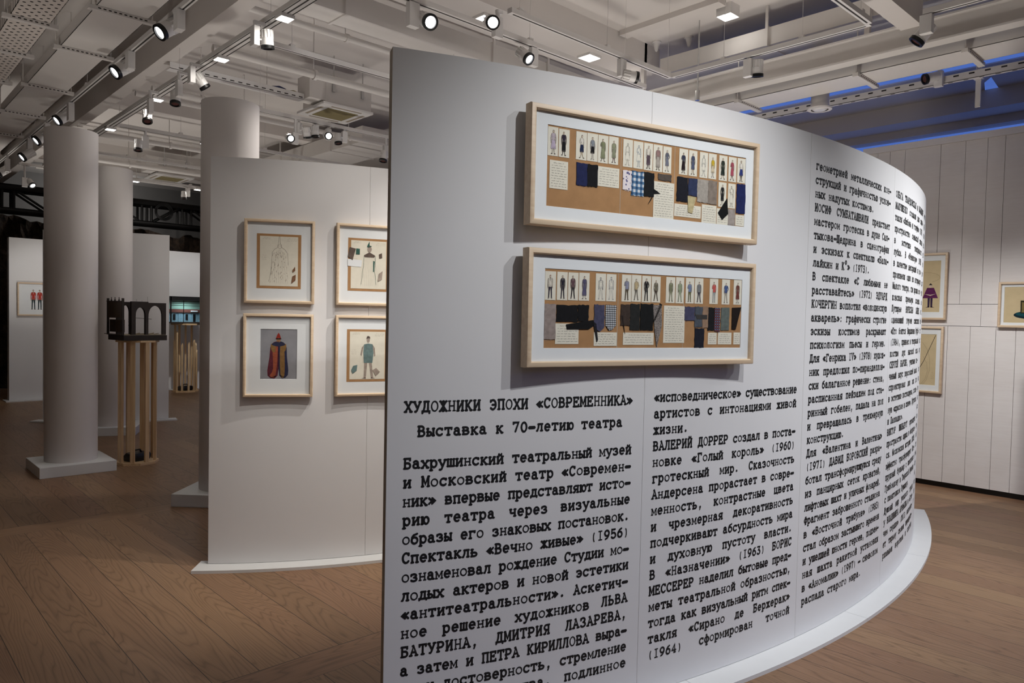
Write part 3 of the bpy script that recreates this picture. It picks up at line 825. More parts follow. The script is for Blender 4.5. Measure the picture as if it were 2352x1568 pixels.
def figure(kind, hair, top, bot, leg, shoe, skin='cdb9a4'):
    """unit-height drawn figure as a list of (polygon, colour); x in heights, feet at 0"""
    P = []; rnd = _frnd
    sp = rnd.uniform(.0, .05); lean = rnd.uniform(-.012, .012); fem = kind in ('skirt', 'dress')
    sh = .086 if fem else .100
    hem = {'dress': rnd.uniform(.19, .27), 'coat': rnd.uniform(.14, .24), 'skirt': rnd.uniform(.21, .29)}.get(kind, .3)
    for s in (-1, 1):
        P.append((ell(s * (.05 + sp) + s * .012, .018, .040, .016, 10), shoe))
        if kind == 'trousers':
            P.append((smooth([(s * -.004, .54), (s * .076, .54), (s * .080, .32), (s * (.076 + sp), .035), (s * (.036 + sp), .035), (s * .030, .30)], 2), bot))
        else:
            P.append((smooth([(s * .010, hem + .03), (s * .058, hem + .03), (s * .054, .16), (s * (.050 + sp), .03), (s * (.030 + sp), .03), (s * .020, .16)], 2), leg))
    if kind != 'trousers':
        hw = rnd.uniform(.09, .125)
        P.append((smooth([(-.058, .61), (.058, .61), (.088, .47), (hw, hem), (0, hem - .008), (-hw, hem), (-.088, .47)], 2), bot))
    arms = rnd.choice(('down', 'down', 'hip', 'bent'))
    for s in (-1, 1):
        if arms == 'hip' and s > 0: a = [(sh - .01, .845), (sh + .025, .80), (.158, .68), (.098, .575), (.080, .605), (.118, .68), (sh - .02, .765)]; h = (.088, .585)
        elif arms == 'bent' and s < 0: a = [(sh - .01, .845), (sh + .022, .80), (.135, .66), (.04, .655), (.03, .69), (.095, .70), (sh - .02, .775)]; h = (.03, .675)
        else: a = [(sh - .01, .845), (sh + .022, .80), (.130, .65), (.122, .50), (.098, .495), (.098, .66), (sh - .022, .77)]; h = (.110, .468)
        P.append((ell(s * h[0], h[1], .015, .026, 8), skin)); P.append((smooth([(s * x, y) for x, y in a], 2), top))
    P.append(([(-.018, .85), (.018, .85), (.018, .905), (-.018, .905)], skin))
    low = .50 if kind == 'trousers' else .585
    P.append((smooth([(-.03, .872), (0, .845), (.03, .872), (sh, .842), (.076, .72), (.060 if fem else .070, .62), (.078, low), (-.078, low), (-.060 if fem else -.070, .62), (-.076, .72), (-sh, .842)], 2), top))
    if kind == 'trousers': P.append(([(-.016, .865), (.016, .865), (.0, .74)], 'cfc9bc'))
    P.append((ell(lean, .932, .033, .048, 14), skin))
    d = .905 if fem else .945
    P.append((smooth([(lean - .036, d), (lean - .040, .955), (lean - .022, .985), (lean, .992), (lean + .022, .985), (lean + .040, .955), (lean + .036, d), (lean + .028, .958), (lean, .966), (lean - .028, .958)], 2), hair))
    return P
def outline(P, col, w=.006):
    out = []
    for poly, _ in P:
        V, F = [], []
        stroke_faces(list(poly) + [poly[0]], w, V, F); out.append((V, F, col))
    return out
def put_figure(card, kind, cols, cx, z0, hgt, y, name='figure', faint=False, wide=1.0):
    mb = MB(); keys = []
    def mi(c):
        if c not in keys: keys.append(c)
        return keys.index(c)
    P = figure(kind, *cols)
    dy = 0.0
    if not faint:
        for poly, c in P:
            dy += 0.00004
            mb.add([(cx + a * hgt * wide, y - dy, z0 + b * hgt) for a, b in poly], [tuple(range(len(poly)))], mi(c))
    for V, F, c in outline(P, cols[5] if len(cols) > 5 and faint else '7d746b', .0032 if not faint else .0042):
        mb.add([(cx + a * hgt * wide, y - dy - 0.00005, z0 + b * hgt) for a, b in V], F, mi(c))
    return mb.build(name, [pig(k) for k in keys], card)
def scribble(mb, x0, x1, z1, z0, y, rows, rnd, w=.00042, m=0, amp=.0014):
    dz = (z1 - z0) / (rows + 1)
    for r in range(rows):
        z = z1 - dz * (r + 1); x = x0 + (0.15 if r == 0 else rnd.uniform(0, .05)) * (x1 - x0); end = x1 - rnd.uniform(0, .25 if r % 4 == 3 or r == 0 else .06) * (x1 - x0)
        while x < end:
            L = rnd.uniform(.006, .018); pts = []; t = 0
            while t < L and x + t < end:
                pts.append((x + t, z + rnd.uniform(-amp, amp))); t += .0012
            if len(pts) > 2:
                V, F = [], []; stroke_faces(pts, w, V, F); mb.add([(a, y, b) for a, b in V], F, m)
            x += L + .004
def rag(x0, z1, x1, z0, rnd, j=.0016, skew=0.0):
    """rectangle with slightly frayed cut edges"""
    p = []
    n = 7
    for i in range(n): p.append((x0 + (x1 - x0) * i / n, z1 + rnd.uniform(-j, j)))
    for i in range(n): p.append((x1 + rnd.uniform(-j, j) + skew * i / n, z1 + (z0 - z1) * i / n))
    for i in range(n): p.append((x1 + skew - (x1 - x0 + skew) * i / n, z0 + rnd.uniform(-j, j)))
    for i in range(n): p.append((x0 + rnd.uniform(-j, j), z0 + (z1 - z0) * i / n))
    return p
def make_frame(label, C, Rr, s, zc, W, H, win, group, depth=0.05, mw=0.022, gap=0.0, matname='mat'):
    th = s / Rr
    r = thing('picture_frame', label, 'framed picture', (C[0] + (Rr + gap) * math.sin(th), C[1] - (Rr + gap) * math.cos(th), zc), th, group=group)
    return frame_parts(r, W, H, win, depth, mw, matname)
def frame_parts(r, W, H, win, depth=0.05, mw=0.022, matname='mat'):
    mb = MB()
    ring_frame(mb, W, H, [(0.006, -0.001), (0, -0.006), (0, -depth + .008), (.0025, -depth + .002), (.007, -depth), (mw - .004, -depth), (mw - .001, -depth + .003), (mw, -depth + .006), (mw, -.012)])
    mb.build('frame', M['maple'], r, smooth=True)
    x0, z1, x1, z0 = win
    a, b = W / 2 - mw * .6, H / 2 - mw * .6
    mb = MB(); yf = -depth + .016
    v = [(-a, yf, -b), (a, yf, -b), (a, yf, b), (-a, yf, b), (x0, yf, z0), (x1, yf, z0), (x1, yf, z1), (x0, yf, z1),
         (x0 + .001, yf + .0022, z0 + .001), (x1 - .001, yf + .0022, z0 + .001), (x1 - .001, yf + .0022, z1 - .001), (x0 + .001, yf + .0022, z1 - .001)]
    f = []
    for i in range(4):
        j = (i + 1) % 4; f += [(i, j, 4 + j, 4 + i), (4 + i, 4 + j, 8 + j, 8 + i)]
    mb.add(v, f); mb.build('mat', M[matname], r)
    MB().box((-a, -.010, -b), (a, -.003, b)).build('backing', M['panel_edge'], r)
    r['yf'] = yf + .0024
    return r
def card(r, x0, z1, x1, z0, y, m='paper', name='sketch_card'):
    return MB().box((x0, y - .0006, z0), (x1, y, z1)).build(name, M[m], r)
K = 0.001
# colour sets: hair, top, bottom, legs, shoes (hex)
FT = [('skirt', ('8a7f86', 'b7abb3', 'b0a3b4', 'cfc7b9', '3f3a3c'), 0), ('coat', ('b9a690', '2b2433', '151417', '2a2630', '1b1a1c'), 0),
      ('skirt', ('3a322c', 'd6d0c4', '1f2944', 'c9b597', '1c1b1d'), 0), ('skirt', ('4a423b', '7f858c', '17171a', 'cfcac0', 'c9c4b8'), 0),
      ('coat', ('2f2d2c', '767a5c', '7f8266', 'b8b2a4', 'a9a498'), 0), ('coat', ('cdbfa8', '85876c', '83856d', '5b3a3c', '1d1a1b'), 0),
      ('dress', ('b48f3c', 'cdc9bd', 'cdc9bd', 'cdc9bd', 'c8c2b4', '9a958b'), 1), ('dress', ('c8a348', 'b9c3cb', 'cdc9bd', 'cdc9bd', 'c8c2b4', '8f9aa5'), 1),
      ('coat', ('d2c9b8', 'cfc8bb', '51434b', '4a3d40', '2a2425'), 0), ('coat', ('6a5148', '8c6f6b', 'a29a90', '6d6058', '4a403a'), 0),
      ('dress', ('c6baa4', '5c5f6c', '6a6d7a', 'd3cdc0', '8a857c'), 0), ('coat', ('5c5842', '2d3246', '20161a', '17171b', '121214'), 0),
      ('dress', ('c9a87c', '3e455c', '4b5166', 'c9b59b', '6b5a48'), 0), ('dress', ('4c4038', 'bfc2c2', 'c9c8c2', 'd6d1c5', '9a9489', '7b7d7d'), 1),
      ('skirt', ('8f2a24', 'c9ab2c', 'bdb095', 'd3cdbf', '5f7bab'), 0), ('dress', ('c9a869', '1f2a22', '232c25', 'c9b59b', '1f1f1f'), 0),
      ('dress', ('5c4434', '9b4554', '9b4554', '6b3b3d', '3a2a2a'), 0), ('skirt', ('55463a', 'd9d4c8', '25336e', '3a3436', '1d1c1e'), 0),
      ('dress', ('a3a09a', '1b1b1d', '1d1d1f', 'cfc9bd', '1a1a1a'), 0), ('coat', ('8a7a68', 'c9c5ba', 'cfcbc0', '6b4a40', '4a352c'), 1)]
CT = [(-490, 143, -444, 39), (-443, 141, -395, 39), (-368, 142, -318, 39), (-318, 143, -268, 40), (-268, 143, -220, 39), (-219, 144, -172, 40), (-151, 143, -103, 38), (-101, 142, -52, 38),
      (-50, 142, -4, 37), (-3, 142, 45, 37), (46, 141, 91, 37), (130, 143, 178, 40), (181, 143, 228, 40), (240, 143, 286, 39), (288, 143, 334, 40), (347, 143, 395, 39), (401, 143, 448, 40),
      (452, 144, 500, 41), (348, 32, 394, -70), (402, 32, 447, -71)]
FB = [('trousers', ('9b4a34', 'c9c2b4', '2c2638', '2c2638', 'cfcac0'), 0), ('trousers', ('c9bfb0', '23202c', '242130', '1f1d26', '151518'), 0),
      ('trousers', ('cfc4b4', '5c4248', '1d1a22', 'b9b0bb', 'b5acb4'), 0), ('coat', ('332a2c', '4d4a62', '55536c', 'cfcac0', '1d1d20'), 0),
      ('trousers', ('8f8f96', 'cfcdc6', 'd3d0c8', 'd3d0c8', 'c8c4ba', '77777f'), 1), ('trousers', ('9a948c', 'd3cfc5', 'd3d0c8', 'd3d0c8', 'c8c4ba', '8a8a92'), 1),
      ('trousers', ('d3cdc0', '83869c', '4f4432', '4f4432', '3a3328'), 0), ('trousers', ('6b6a4a', 'b8a47c', '6b665c', '6b665c', '4a453c'), 0),
      ('trousers', ('55463a', '1a1a1d', '1b1b1e', '1b1b1e', '121214'), 0), ('trousers', ('c9b083', '6a6452', '40342a', '40342a', '2c241d'), 0),
      ('trousers', ('3c3f34', '76785c', '85876a', '26272c', '1f2024'), 0), ('trousers', ('45402f', '8f9a7c', '98a285', '5b6168', '555a62'), 0),
      ('trousers', ('2f2a26', '6f7f9e', '565a34', '646d78', '5c656f'), 0), ('trousers', ('77706a', '75787a', '2d2c3e', '2d2c3e', '1d1c24'), 0),
      ('trousers', ('4f4136', 'c4504a', '9aa09f', '9aa09f', 'a9a69c'), 0), ('trousers', ('2a2624', '39507f', 'b0a899', 'b0a899', '1f1d1c'), 0),
      ('coat', ('4a452c', '6b3f35', '6b3a33', 'cfcac0', '6a5a4a'), 0)]
CB = [(-488, 135, -440, 30), (-437, 135, -389, 31), (-388, 135, -341, 32), (-340, 136, -291, 32), (-264, 137, -215, 33), (-214, 137, -166, 33), (-141, 138, -93, 34), (-93, 139, -44, 35),
      (-42, 138, 5, 34), (6, 138, 53, 35), (80, 139, 129, 35), (131, 140, 176, 35), (184, 140, 231, 36), (233, 141, 281, 36), (315, 142, 364, 37), (384, 142, 431, 37), (452, 143, 499, 38)]
def collage(r, cards, figs, notes, sw, polys, folds, win, seed):
    rnd = random.Random(seed); y = r['yf']
    x0, z1, x1, z0 = win
    MB().box((x0 - .004, y, z0 - .004), (x1 + .004, y + .003, z1 + .004)).build('kraft_board', M['kraft'], r)
    mb = MB()
    for fx in folds: mb.box((fx * K - .0012, y - .0002, z0), (fx * K + .0012, y, z1))
    mb.build('fold_line', M['panel_edge'], r)
    for c, (kind, cols, faint) in zip(cards, figs):
        a = [v * K for v in c]; w = a[2] - a[0]
        o = card(r, a[0] + .001, a[1], a[2] - .001, a[3], y - .0004 - rnd.uniform(0, .0003))
        hgt = (a[1] - a[3]) * rnd.uniform(.80, .86)
        put_figure(o, kind, cols, (a[0] + a[2]) / 2 + rnd.uniform(-.002, .002), a[3] + .006, hgt, y - .0015, faint=bool(faint), wide=rnd.uniform(.92, 1.04))
    for n in notes:
        a = [v * K for v in n]
        o = card(r, a[0], a[1], a[2], a[3], y - .0006, name='note')
        mb = MB(); scribble(mb, a[0] + .006, a[2] - .004, a[1], a[3], y - .0014, max(4, int((a[1] - a[3]) / .0098)), rnd)
        mb.build('handwriting', M['penink'], o)
    for n, m in sw:
        a = [v * K for v in n]
        mat_ = M[m] if m in M else pig(m)
        p = rag(a[0], a[1], a[2], a[3], rnd)
        o = MB().plate(p, y - .0026, y - .0008).build('fabric_swatch', mat_, r)
        mb = MB()
        for q in range(9):
            x, e = rnd.uniform(a[0], a[2]), rnd.uniform(.002, .006); V, F = [], []
            stroke_faces([(x, a[3] + .001), (x + rnd.uniform(-.002, .002), a[3] - e * .6), (x + rnd.uniform(-.004, .004), a[3] - e)], .0003, V, F)
            mb.add([(u, y - .0018, v) for u, v in V], F)
        mb.build('loose_thread', mat_, o)
    for n, m in polys:
        mat_ = M[m] if m in M else pig(m)
        MB().plate([(a * K, b * K) for a, b in n], y - .0036, y - .0016).build('fabric_swatch', mat_, r)
GF = 'framed costume sketch boards'
winT = (-.491, .149, .501, -.144); winB = (-.489, .145, .501, -.147)
fT = make_frame('long pale wood frame of female costume sketches, upper of two on the text panel', C1, R1, -1.583, 2.1, 1.136, 0.432, winT, GF)
collage(fT, CT, FT, [(-479, 24, -400, -78), (-266, 26, -166, -48), (4, -1, 109, -144), (112, -79, 254, -129), (259, -69, 340, -143), (343, -77, 407, -143), (450, -95, 500, -141)],
        [((-363, 28, -315, -55), '20264a'), ((-314, 28, -267, -54), '131316'), ((-150, 24, -106, -50), 'floral'), ((-107, 27, -47, -68), 'gingham'), ((-46, 29, 5, -65), '161718'),
         ((25, 31, 92, 6), '524a44'), ((122, 30, 180, -68), '191a22'), ((182, 30, 230, -40), '2c3450'), ((230, 31, 289, -61), '9c958c'), ((289, 33, 339, -64), '7f746a'),
         ((452, 36, 503, -88), '1c2450'), ((406, -75, 446, -142), '968d87')],
        [([(397, -32), (405, -97), (373, -124), (348, -96)], '101112'), ([(4, -33), (36, -48), (4, -52)], '131414'), ([(179, -42), (224, -44), (206, -112), (184, -108)], 'b3a67f'),
         ([(-6, -66), (-2, -66), (-12, -82), (-24, -96), (-14, -80)], '131414')], [-158, 109], winT, 5)
fB = make_frame('long pale wood frame of male costume sketches, lower of two on the text panel', C1, R1, -1.583, 1.586, 1.136, 0.432, winB, GF)
collage(fB, CB, FB, [(-439, -55, -336, -131), (-266, -86, -158, -138), (-128, -86, 24, -134), (73, 24, 184, -126), (314, -83, 363, -132), (370, -82, 448, -132), (460, -81, 498, -132)],
        [((-488, 16, -439, -114), '8f827c'), ((-436, 13, -343, -48), '141416'), ((-342, 16, -293, -46), '131315'), ((-267, 19, -219, -66), '44445a'), ((-214, 19, -164, -62), 'check'),
         ((-142, 23, -98, -59), '3d322c'), ((-96, 26, -49, -76), '242524'), ((-46, 28, 19, -76), '151617'), ((182, 22, 236, -34), '43435a'), ((237, 24, 280, -60), '4a5058'),
         ((278, 25, 311, -63), '8f7560'), ((239, -66, 291, -146), '1c1e28'), ((311, 22, 346, -73), '19191b'), ((347, 22, 378, -78), 'plaid'), ((384, 24, 431, -72), '5d6561')],
        [([(-393, -58), (-272, -40), (-266, -60), (-292, -75), (-389, -76)], '121213'), ([(-272, -45), (-257, -54), (-248, -115), (-253, -124)], '1e1e22'),
         ([(-267, -60), (-219, -56), (-222, -70), (-240, -84), (-252, -78)], '45455a'), ([(-212, -60), (-166, -58), (-182, -76), (-198, -78)], 'check'),
         ([(15, 24), (59, 26), (63, -55), (40, -144), (26, -75)], 'tweed'), ([(50, 32), (62, 27), (26, -39), (17, -43)], '121314'),
         ([(446, 24), (498, 27), (469, -69), (447, -67)], '1d1511'), ([(239, -9), (305, -9), (305, -27), (248, -27)], '3c3a38'), ([(-140, -20), (-132, -20), (-120, -92), (-126, -70)], '2c2522')],
        [-156, 176], winB, 9)
# four sketches on the smaller curved panel
def sketch_frame(label, s, zc, kind):
    W, H = .407, .504
    win = (-.106, .160, .108, -.144) if kind == 2 else (-.120, .160, .122, -.150)
    r = make_frame(label, C2, R2, s, zc, W, H, win, 'framed costume sketches on the smaller curved panel', depth=.036, mw=.018)
    y = r['yf']; rnd = random.Random(kind)
    if kind == 2:
        MB().box((-.112, y, -.150), (.114, y + .002, .166)).build('sketch_sheet', M['greypaper'], r)
        sh = r.children[-1]
        mb = MB(); cols = ['84281f', '292a40', '7a5c36', '8c4a34', '56242e', '17151a', '8a6448']
        def P(poly, c, d):
            poly = smooth(poly, 3)
            mb.add([(a, y - .0003 - d, b) for a, b in poly], [tuple(range(len(poly)))], c)
        P([(-.042, .066), (-.052, -.01), (-.062, -.122), (-.004, -.122), (0, .07)], 4, 0); P([(.042, .066), (.05, -.01), (.056, -.118), (.006, -.122), (0, .07)], 1, 0)
        P([(-.034, .062), (-.03, -.08), (-.05, -.122), (-.016, -.120), (-.004, .06)], 3, .0001); P([(.010, .06), (.012, -.112), (.036, -.118), (.032, .06)], 2, .0001)
        P([(-.044, .068), (-.04, .03), (-.02, .02), (-.018, .07)], 2, .0002); P([(.044, .068), (.040, .03), (.022, .025), (.018, .07)], 2, .0002)
        P([(-.040, .066), (-.016, .082), (.016, .082), (.040, .066), (0, .054)], 1, .0003); P(ell(0, .094, .012, .016), 6, .0003)
        P([(-.016, .098), (0, .138), (.015, .098), (0, .108)], 0, .0004); P([(-.014, .104), (.014, .104), (.013, .098), (-.013, .098)], 5, .0004)
        P([(-.046, -.138), (-.018, -.122), (-.014, -.128)], 5, .0001); P([(.042, -.136), (.016, -.120), (.012, -.126)], 5, .0001)
        mb.build('figure', [pig(c) for c in cols], sh)
        return
    # mounted on brown card
    MB().box((-.132, y - .0032, -.161), (.124, y - .0022, .166)).build('card_mount', M['kraft'], r)
    MB().box((-.114, y - .0040, -.146), (.106, y - .0033, .152)).build('sketch_sheet', M['paper'], r)
    sh = r.children[-1]; yy = y - .0042
    mb = MB()
    def ln(pts, w=.0006, m=0):
        V, F = [], []; stroke_faces(pts, w, V, F); mb.add([(a, yy - .0001 * (1 + m), b) for a, b in V], F, m)
    cols = ['a39a8e', '7d5c46', '35594f', '5d5048', '667b7a', '9a8d82']
    if kind == 1:
        for k in range(9):
            x = -.05 + k * .0115; ln([(x * .45 + .0, .075 - abs(x) * .3), (x * .8 + rnd.uniform(-.002, .002), 0), (x * 1.05 + rnd.uniform(-.002, .002), -.08), (x * 1.1, -.13)], .0003)
        for k in range(70):
            z = rnd.uniform(-.12, .06); x = rnd.uniform(-.056, .05) * (1 - (z + .12) * 1.6); ln([(x, z), (x + rnd.uniform(-.002, .002), z - rnd.uniform(.004, .012))], .0006, (1, 3, 0, 5)[k % 4])
        ln(arc(0, .093, .010, .014, 0, 360, 14), .0004, 3); ln(arc(-.004, .096, .001, .001, 0, 360, 6), .0004, 3); ln(arc(.004, .096, .001, .001, 0, 360, 6), .0004, 3)
        ln([(-.012, .085), (-.006, .148), (.0, .152), (.002, .118), (.012, .085), (.03, .074), (.046, .05), (.05, -.02)], .0005, 3)
        ln([(-.012, .085), (-.03, .075), (-.044, .055), (-.05, -.06), (-.062, -.12)], .0005, 3)
        sw_ = [([(.074, -.048), (.09, -.026), (.091, -.05), (.076, -.064)], 1), ([(.068, -.13), (.074, -.086), (.094, -.074), (.093, -.108)], 1)]
    elif kind == 3:
        for k in range(10):
            x = -.046 + k * .0105; ln([(x * .6, .06), (x, -.04), (x * 1.15, -.128)], .00032)
        for poly, c in ((ell(0, .1, .014, .02), 5), ([(-.034, .062), (0, .082), (.036, .062), (.03, .05), (-.03, .05)], 3), ([(-.016, .118), (0, .150), (.0, .124), (.014, .12), (.008, .112), (-.012, .11)], 2)):
            mb.add([(a, yy - .0005, b) for a, b in poly], [tuple(range(len(poly)))], c)
        ln([(-.034, .06), (-.036, .0), (-.05, -.12)], .0008, 2); ln([(.036, .06), (.036, .0), (.034, -.04), (.044, -.12)], .0010, 2)
        mb.add([(a, yy - .0004, b) for a, b in [(.024, .03), (.034, .026), (.03, -.04), (.024, -.04)]], [(0, 1, 2, 3)], 2)
        sw_ = [([(.06, .072), (.078, .08), (.08, .05), (.062, .046)], 3), ([(.054, -.10), (.060, -.05), (.084, -.032), (.08, -.085)], 5), ([(-.134, .05), (-.122, .108), (-.085, .10), (-.104, .028)], 3), ([(-.082, .102), (-.060, .1), (-.06, .066), (-.084, .066)], 2)]
        sh2 = MB().plate([(-.134, .035), (-.045, .03), (-.05, -.012), (-.134, -.008)], yy - .0012, yy - .0008).build('paper_scrap', M['mat'], r)
    else:
        for poly, c in (([(-.026, .072), (0, .078), (.028, .073), (.034, .02), (.028, -.044), (-.026, -.044), (-.03, .02)], 4), (ell(0, .100, .010, .018), 5), ([(-.012, .106), (-.008, .122), (0, .126), (.011, .120), (.012, .106), (.004, .112)], 3),
                        ([(-.024, -.044), (-.004, -.044), (-.012, -.136), (-.026, -.138)], 5), ([(.006, -.044), (.024, -.044), (.034, -.134), (.020, -.137)], 5), ([(-.04, -.142), (-.012, -.142), (-.014, -.134)], 3), ([(.046, -.141), (.018, -.142), (.022, -.134)], 3),
                        ([(-.026, .070), (-.040, .052), (-.048, .008), (-.041, -.002), (-.034, .03)], 5), ([(.028, .07), (.042, .05), (.046, .0), (.038, -.004), (.034, .03)], 5)):
            mb.add([(a, yy - .0004, b) for a, b in poly], [tuple(range(len(poly)))], c)
        for k in range(14): ln([(-.03 + k * .0045, .06), (-.034 + k * .0046, -.045)], .0005)
        sw_ = [([(-.104, -.088), (-.092, -.062), (-.066, -.056), (-.070, -.092), (-.096, -.11)], 4), ([(.03, -.09), (.052, -.076), (.076, -.1), (.05, -.126)], 5)]
    scribble(mb, -.10, -.05, .150, .128, yy - .0002, 2, rnd, .0004); scribble(mb, .04, .10, .150, .118, yy - .0002, 3, rnd, .0004); scribble(mb, -.105, -.07, .05, .0, yy - .0002, 3, rnd, .0004)
    mb.build('figure', [pig(c) for c in cols], sh)
    for p, c in sw_:
        MB().plate(p, yy - .0022, yy - .0012).build('fabric_swatch', pig(cols[c]), r)
sketch_frame('pale wood frame with a faint pencilled robe on brown card, upper left of four', -1.697, 1.855, 1)
sketch_frame('pale wood frame with a red caped figure in a pointed hat, lower left', -1.699, 1.289, 2)
sketch_frame('pale wood frame with a pale robed figure and brown fabric swatches, upper right of four', -1.166, 1.855, 3)
sketch_frame('pale wood frame with a figure in a teal tunic, lower right of four', -1.166, 1.289, 4)
# framed works on the plank wall (they face -x)
def wall_frame(label, y0, y1, z0, z1, kind):
    W, H = abs(y1 - y0), z1 - z0
    r = thing('picture_frame', label, 'framed picture', (7.7995, (y0 + y1) / 2, (z0 + z1) / 2), -PI / 2, group='framed drawings on the plank wall')
    a, b = W / 2 - .06, H / 2 - .075
    if kind == 'hat': a, b = W / 2 - .045, H / 2 - .045
    frame_parts(r, W, H, (-a, b, a, -b), .035, .022)
    y = r['yf']
    sh = MB().box((-a - .002, y, -b - .002), (a + .002, y + .002, b + .002)).build('drawing_sheet', M['aged'], r)
    mb = MB()
    def P(poly, c, d=0.0): mb.add([(u, y - .0003 - d, v) for u, v in poly], [tuple(range(len(poly)))], c)
    def ln(pts, w, c):
        V, F = [], []; stroke_faces(pts, w, V, F); mb.add([(u, y - .0003, v) for u, v in V], F, c)
    if kind == 'cloak':
        X = a - .085; Z = -b + .045
        P([(X - .03, Z + .19), (X + .03, Z + .19), (X + .068, Z + .09), (X - .068, Z + .09)], 0); P([(X - .055, Z + .13), (X, Z + .112), (X + .05, Z + .132), (X, Z + .122)], 2, .0002)
        P(ell(X, Z + .21, .016, .02), 2); P([(X - .017, Z + .215), (X, Z + .235), (X + .017, Z + .215)], 3, .0001)
        P([(X - .022, Z + .09), (X - .002, Z + .09), (X - .005, Z), (X - .02, Z)], 1); P([(X + .022, Z + .09), (X + .002, Z + .09), (X + .005, Z), (X + .02, Z)], 1)
        P([(X - .04, Z), (X - .005, Z + .012), (X - .005, Z)], 1); P([(X + .04, Z), (X + .005, Z + .012), (X + .005, Z)], 1)
        ln(arc(X - .06, b * .35, .14, .05, -60, 90), .0008, 4)
    elif kind == 'line':
        ln([(a - .01, b - .01), (a - .11, -.02), (a - .2, -b + .05)], .0022, 3); ln(arc(a - .2, -.05, .15, .25, 60, -60), .0009, 4); ln(arc(a - .25, -.1, .18, .2, 40, -70), .0009, 4)
        scr = MB(); rnd = random.Random(2)
        scribble(mb, a - .04, a - .01, -b + .14, -b + .05, y - .0003, 5, rnd, .0006, 4)
    else:
        P(ell(-a + .19, -b + .07, .115, .034, 20), 5); P(ell(-a + .19, -b + .078, .10, .022, 20), 6, .0001)
        P([(-a + .125, -b + .20), (-a + .25, -b + .19), (-a + .25, -b + .075), (-a + .127, -b + .085)], 7, .0002); P([(-a + .135, -b + .185), (-a + .24, -b + .178), (-a + .24, -b + .085), (-a + .137, -b + .094)], 8, .0003)
    mb.build('drawing', [pig(c) for c in ('5a2450', '33253f', 'cdb9a4', '26221f', '7d7058', '10262e', '12444c', '2a2618', '77683f')], sh)
wall_frame('framed drawing of a figure in a purple cloak on the white plank wall', 2.81, 2.283, 1.609, 2.254, 'cloak')
wall_frame('framed line drawing with one long diagonal stroke, below the purple cloak drawing', 2.82, 2.296, 0.902, 1.546, 'line')
wall_frame('landscape frame with a dark green brimmed hat at the plank wall right edge', 1.861, 1.26, 1.550, 1.962, 'hat')
# small frame on the far panel
r_ = thing('picture_frame', 'small pale frame with two figures in red shirts on the far left panel', 'framed picture', (2.62, 14.2995, 1.683), 0)
frame_parts(r_, 0.78, .548, (-.33, .22, .33, -.22), .035, .022)
y_ = r_['yf']
sh_ = MB().box((-.335, y_, -.225), (.335, y_ + .002, .225)).build('sketch_sheet', M['mat'], r_)
for cx in (-.165, -.075, .03, .15):
    put_figure(sh_, 'trousers', ('4a3526', 'b0392e', '23343a', '2b3a38', '4a2f28'), cx, -.17, .33, y_ - .0004, wide=.9)

# ------------------------------------------------------------------ stands with stage models
def stand(label, x, y, H, radius, n, ragged, rz):
    r = thing('slatted_stand', label, 'wooden stand', (x, y, 0), rz, group='pine slatted stands')
    def ngon(rad, z0, z1, hole):
        mb = MB(); v = []
        for z in (z0, z1):
            for rr in (rad, hole):
                v += [(rr * math.cos(2 * PI * (i + .5) / 8), rr * math.sin(2 * PI * (i + .5) / 8), z) for i in range(8)]
        f = []
        for i in range(8):
            j = (i + 1) % 8
            f += [(i, j, 16 + j, 16 + i), (8 + j, 8 + i, 24 + i, 24 + j), (16 + i, 16 + j, 24 + j, 24 + i), (j, i, 8 + i, 8 + j)]
        return mb.add(v, f)
    ngon(radius + .035, 0, .025, .0001).build('base_board', M['pineX'], r)
    if not ragged: ngon(radius + .035, H - .02, H, .0001).build('top_board', M['pineX'], r)
    else: ngon(radius + .06, H - .03, H, .0001).build('top_board', M['pineX'], r)
    rnd = random.Random(11)
    for i in range(n):
        a = 2 * PI * i / n; c = (radius * math.cos(a), radius * math.sin(a))
        ax = [(-math.sin(a), math.cos(a), 0), (math.cos(a), math.sin(a), 0), (0, 0, 1)]
        h = H - .02
        if ragged and math.sin(a + rz) < 0.35: h = rnd.uniform(.55, .95) * (H - .1)
        hw = .0165 if ragged else .020
        mb = MB(); mb.obox((c[0], c[1], (h + .025) / 2), ax, (hw, .012, (h - .025) / 2))
        if h < H - .05:
            t = (Vector((c[0], c[1], h)))
            A, B = Vector(ax[0]), Vector(ax[1])
            mb.add([t + A * hw + B * .012, t - A * hw + B * .012, t - A * hw - B * .012, t + A * hw - B * .012, t + A * hw * .3 + Vector((0, 0, .05)) + B * .012, t + A * hw * .3 + Vector((0, 0, .05)) - B * .012],
                   [(0, 1, 4), (2, 3, 5), (1, 2, 5, 4), (3, 0, 4, 5)])
        mb.build('slat', M['pine'], r)
    return r
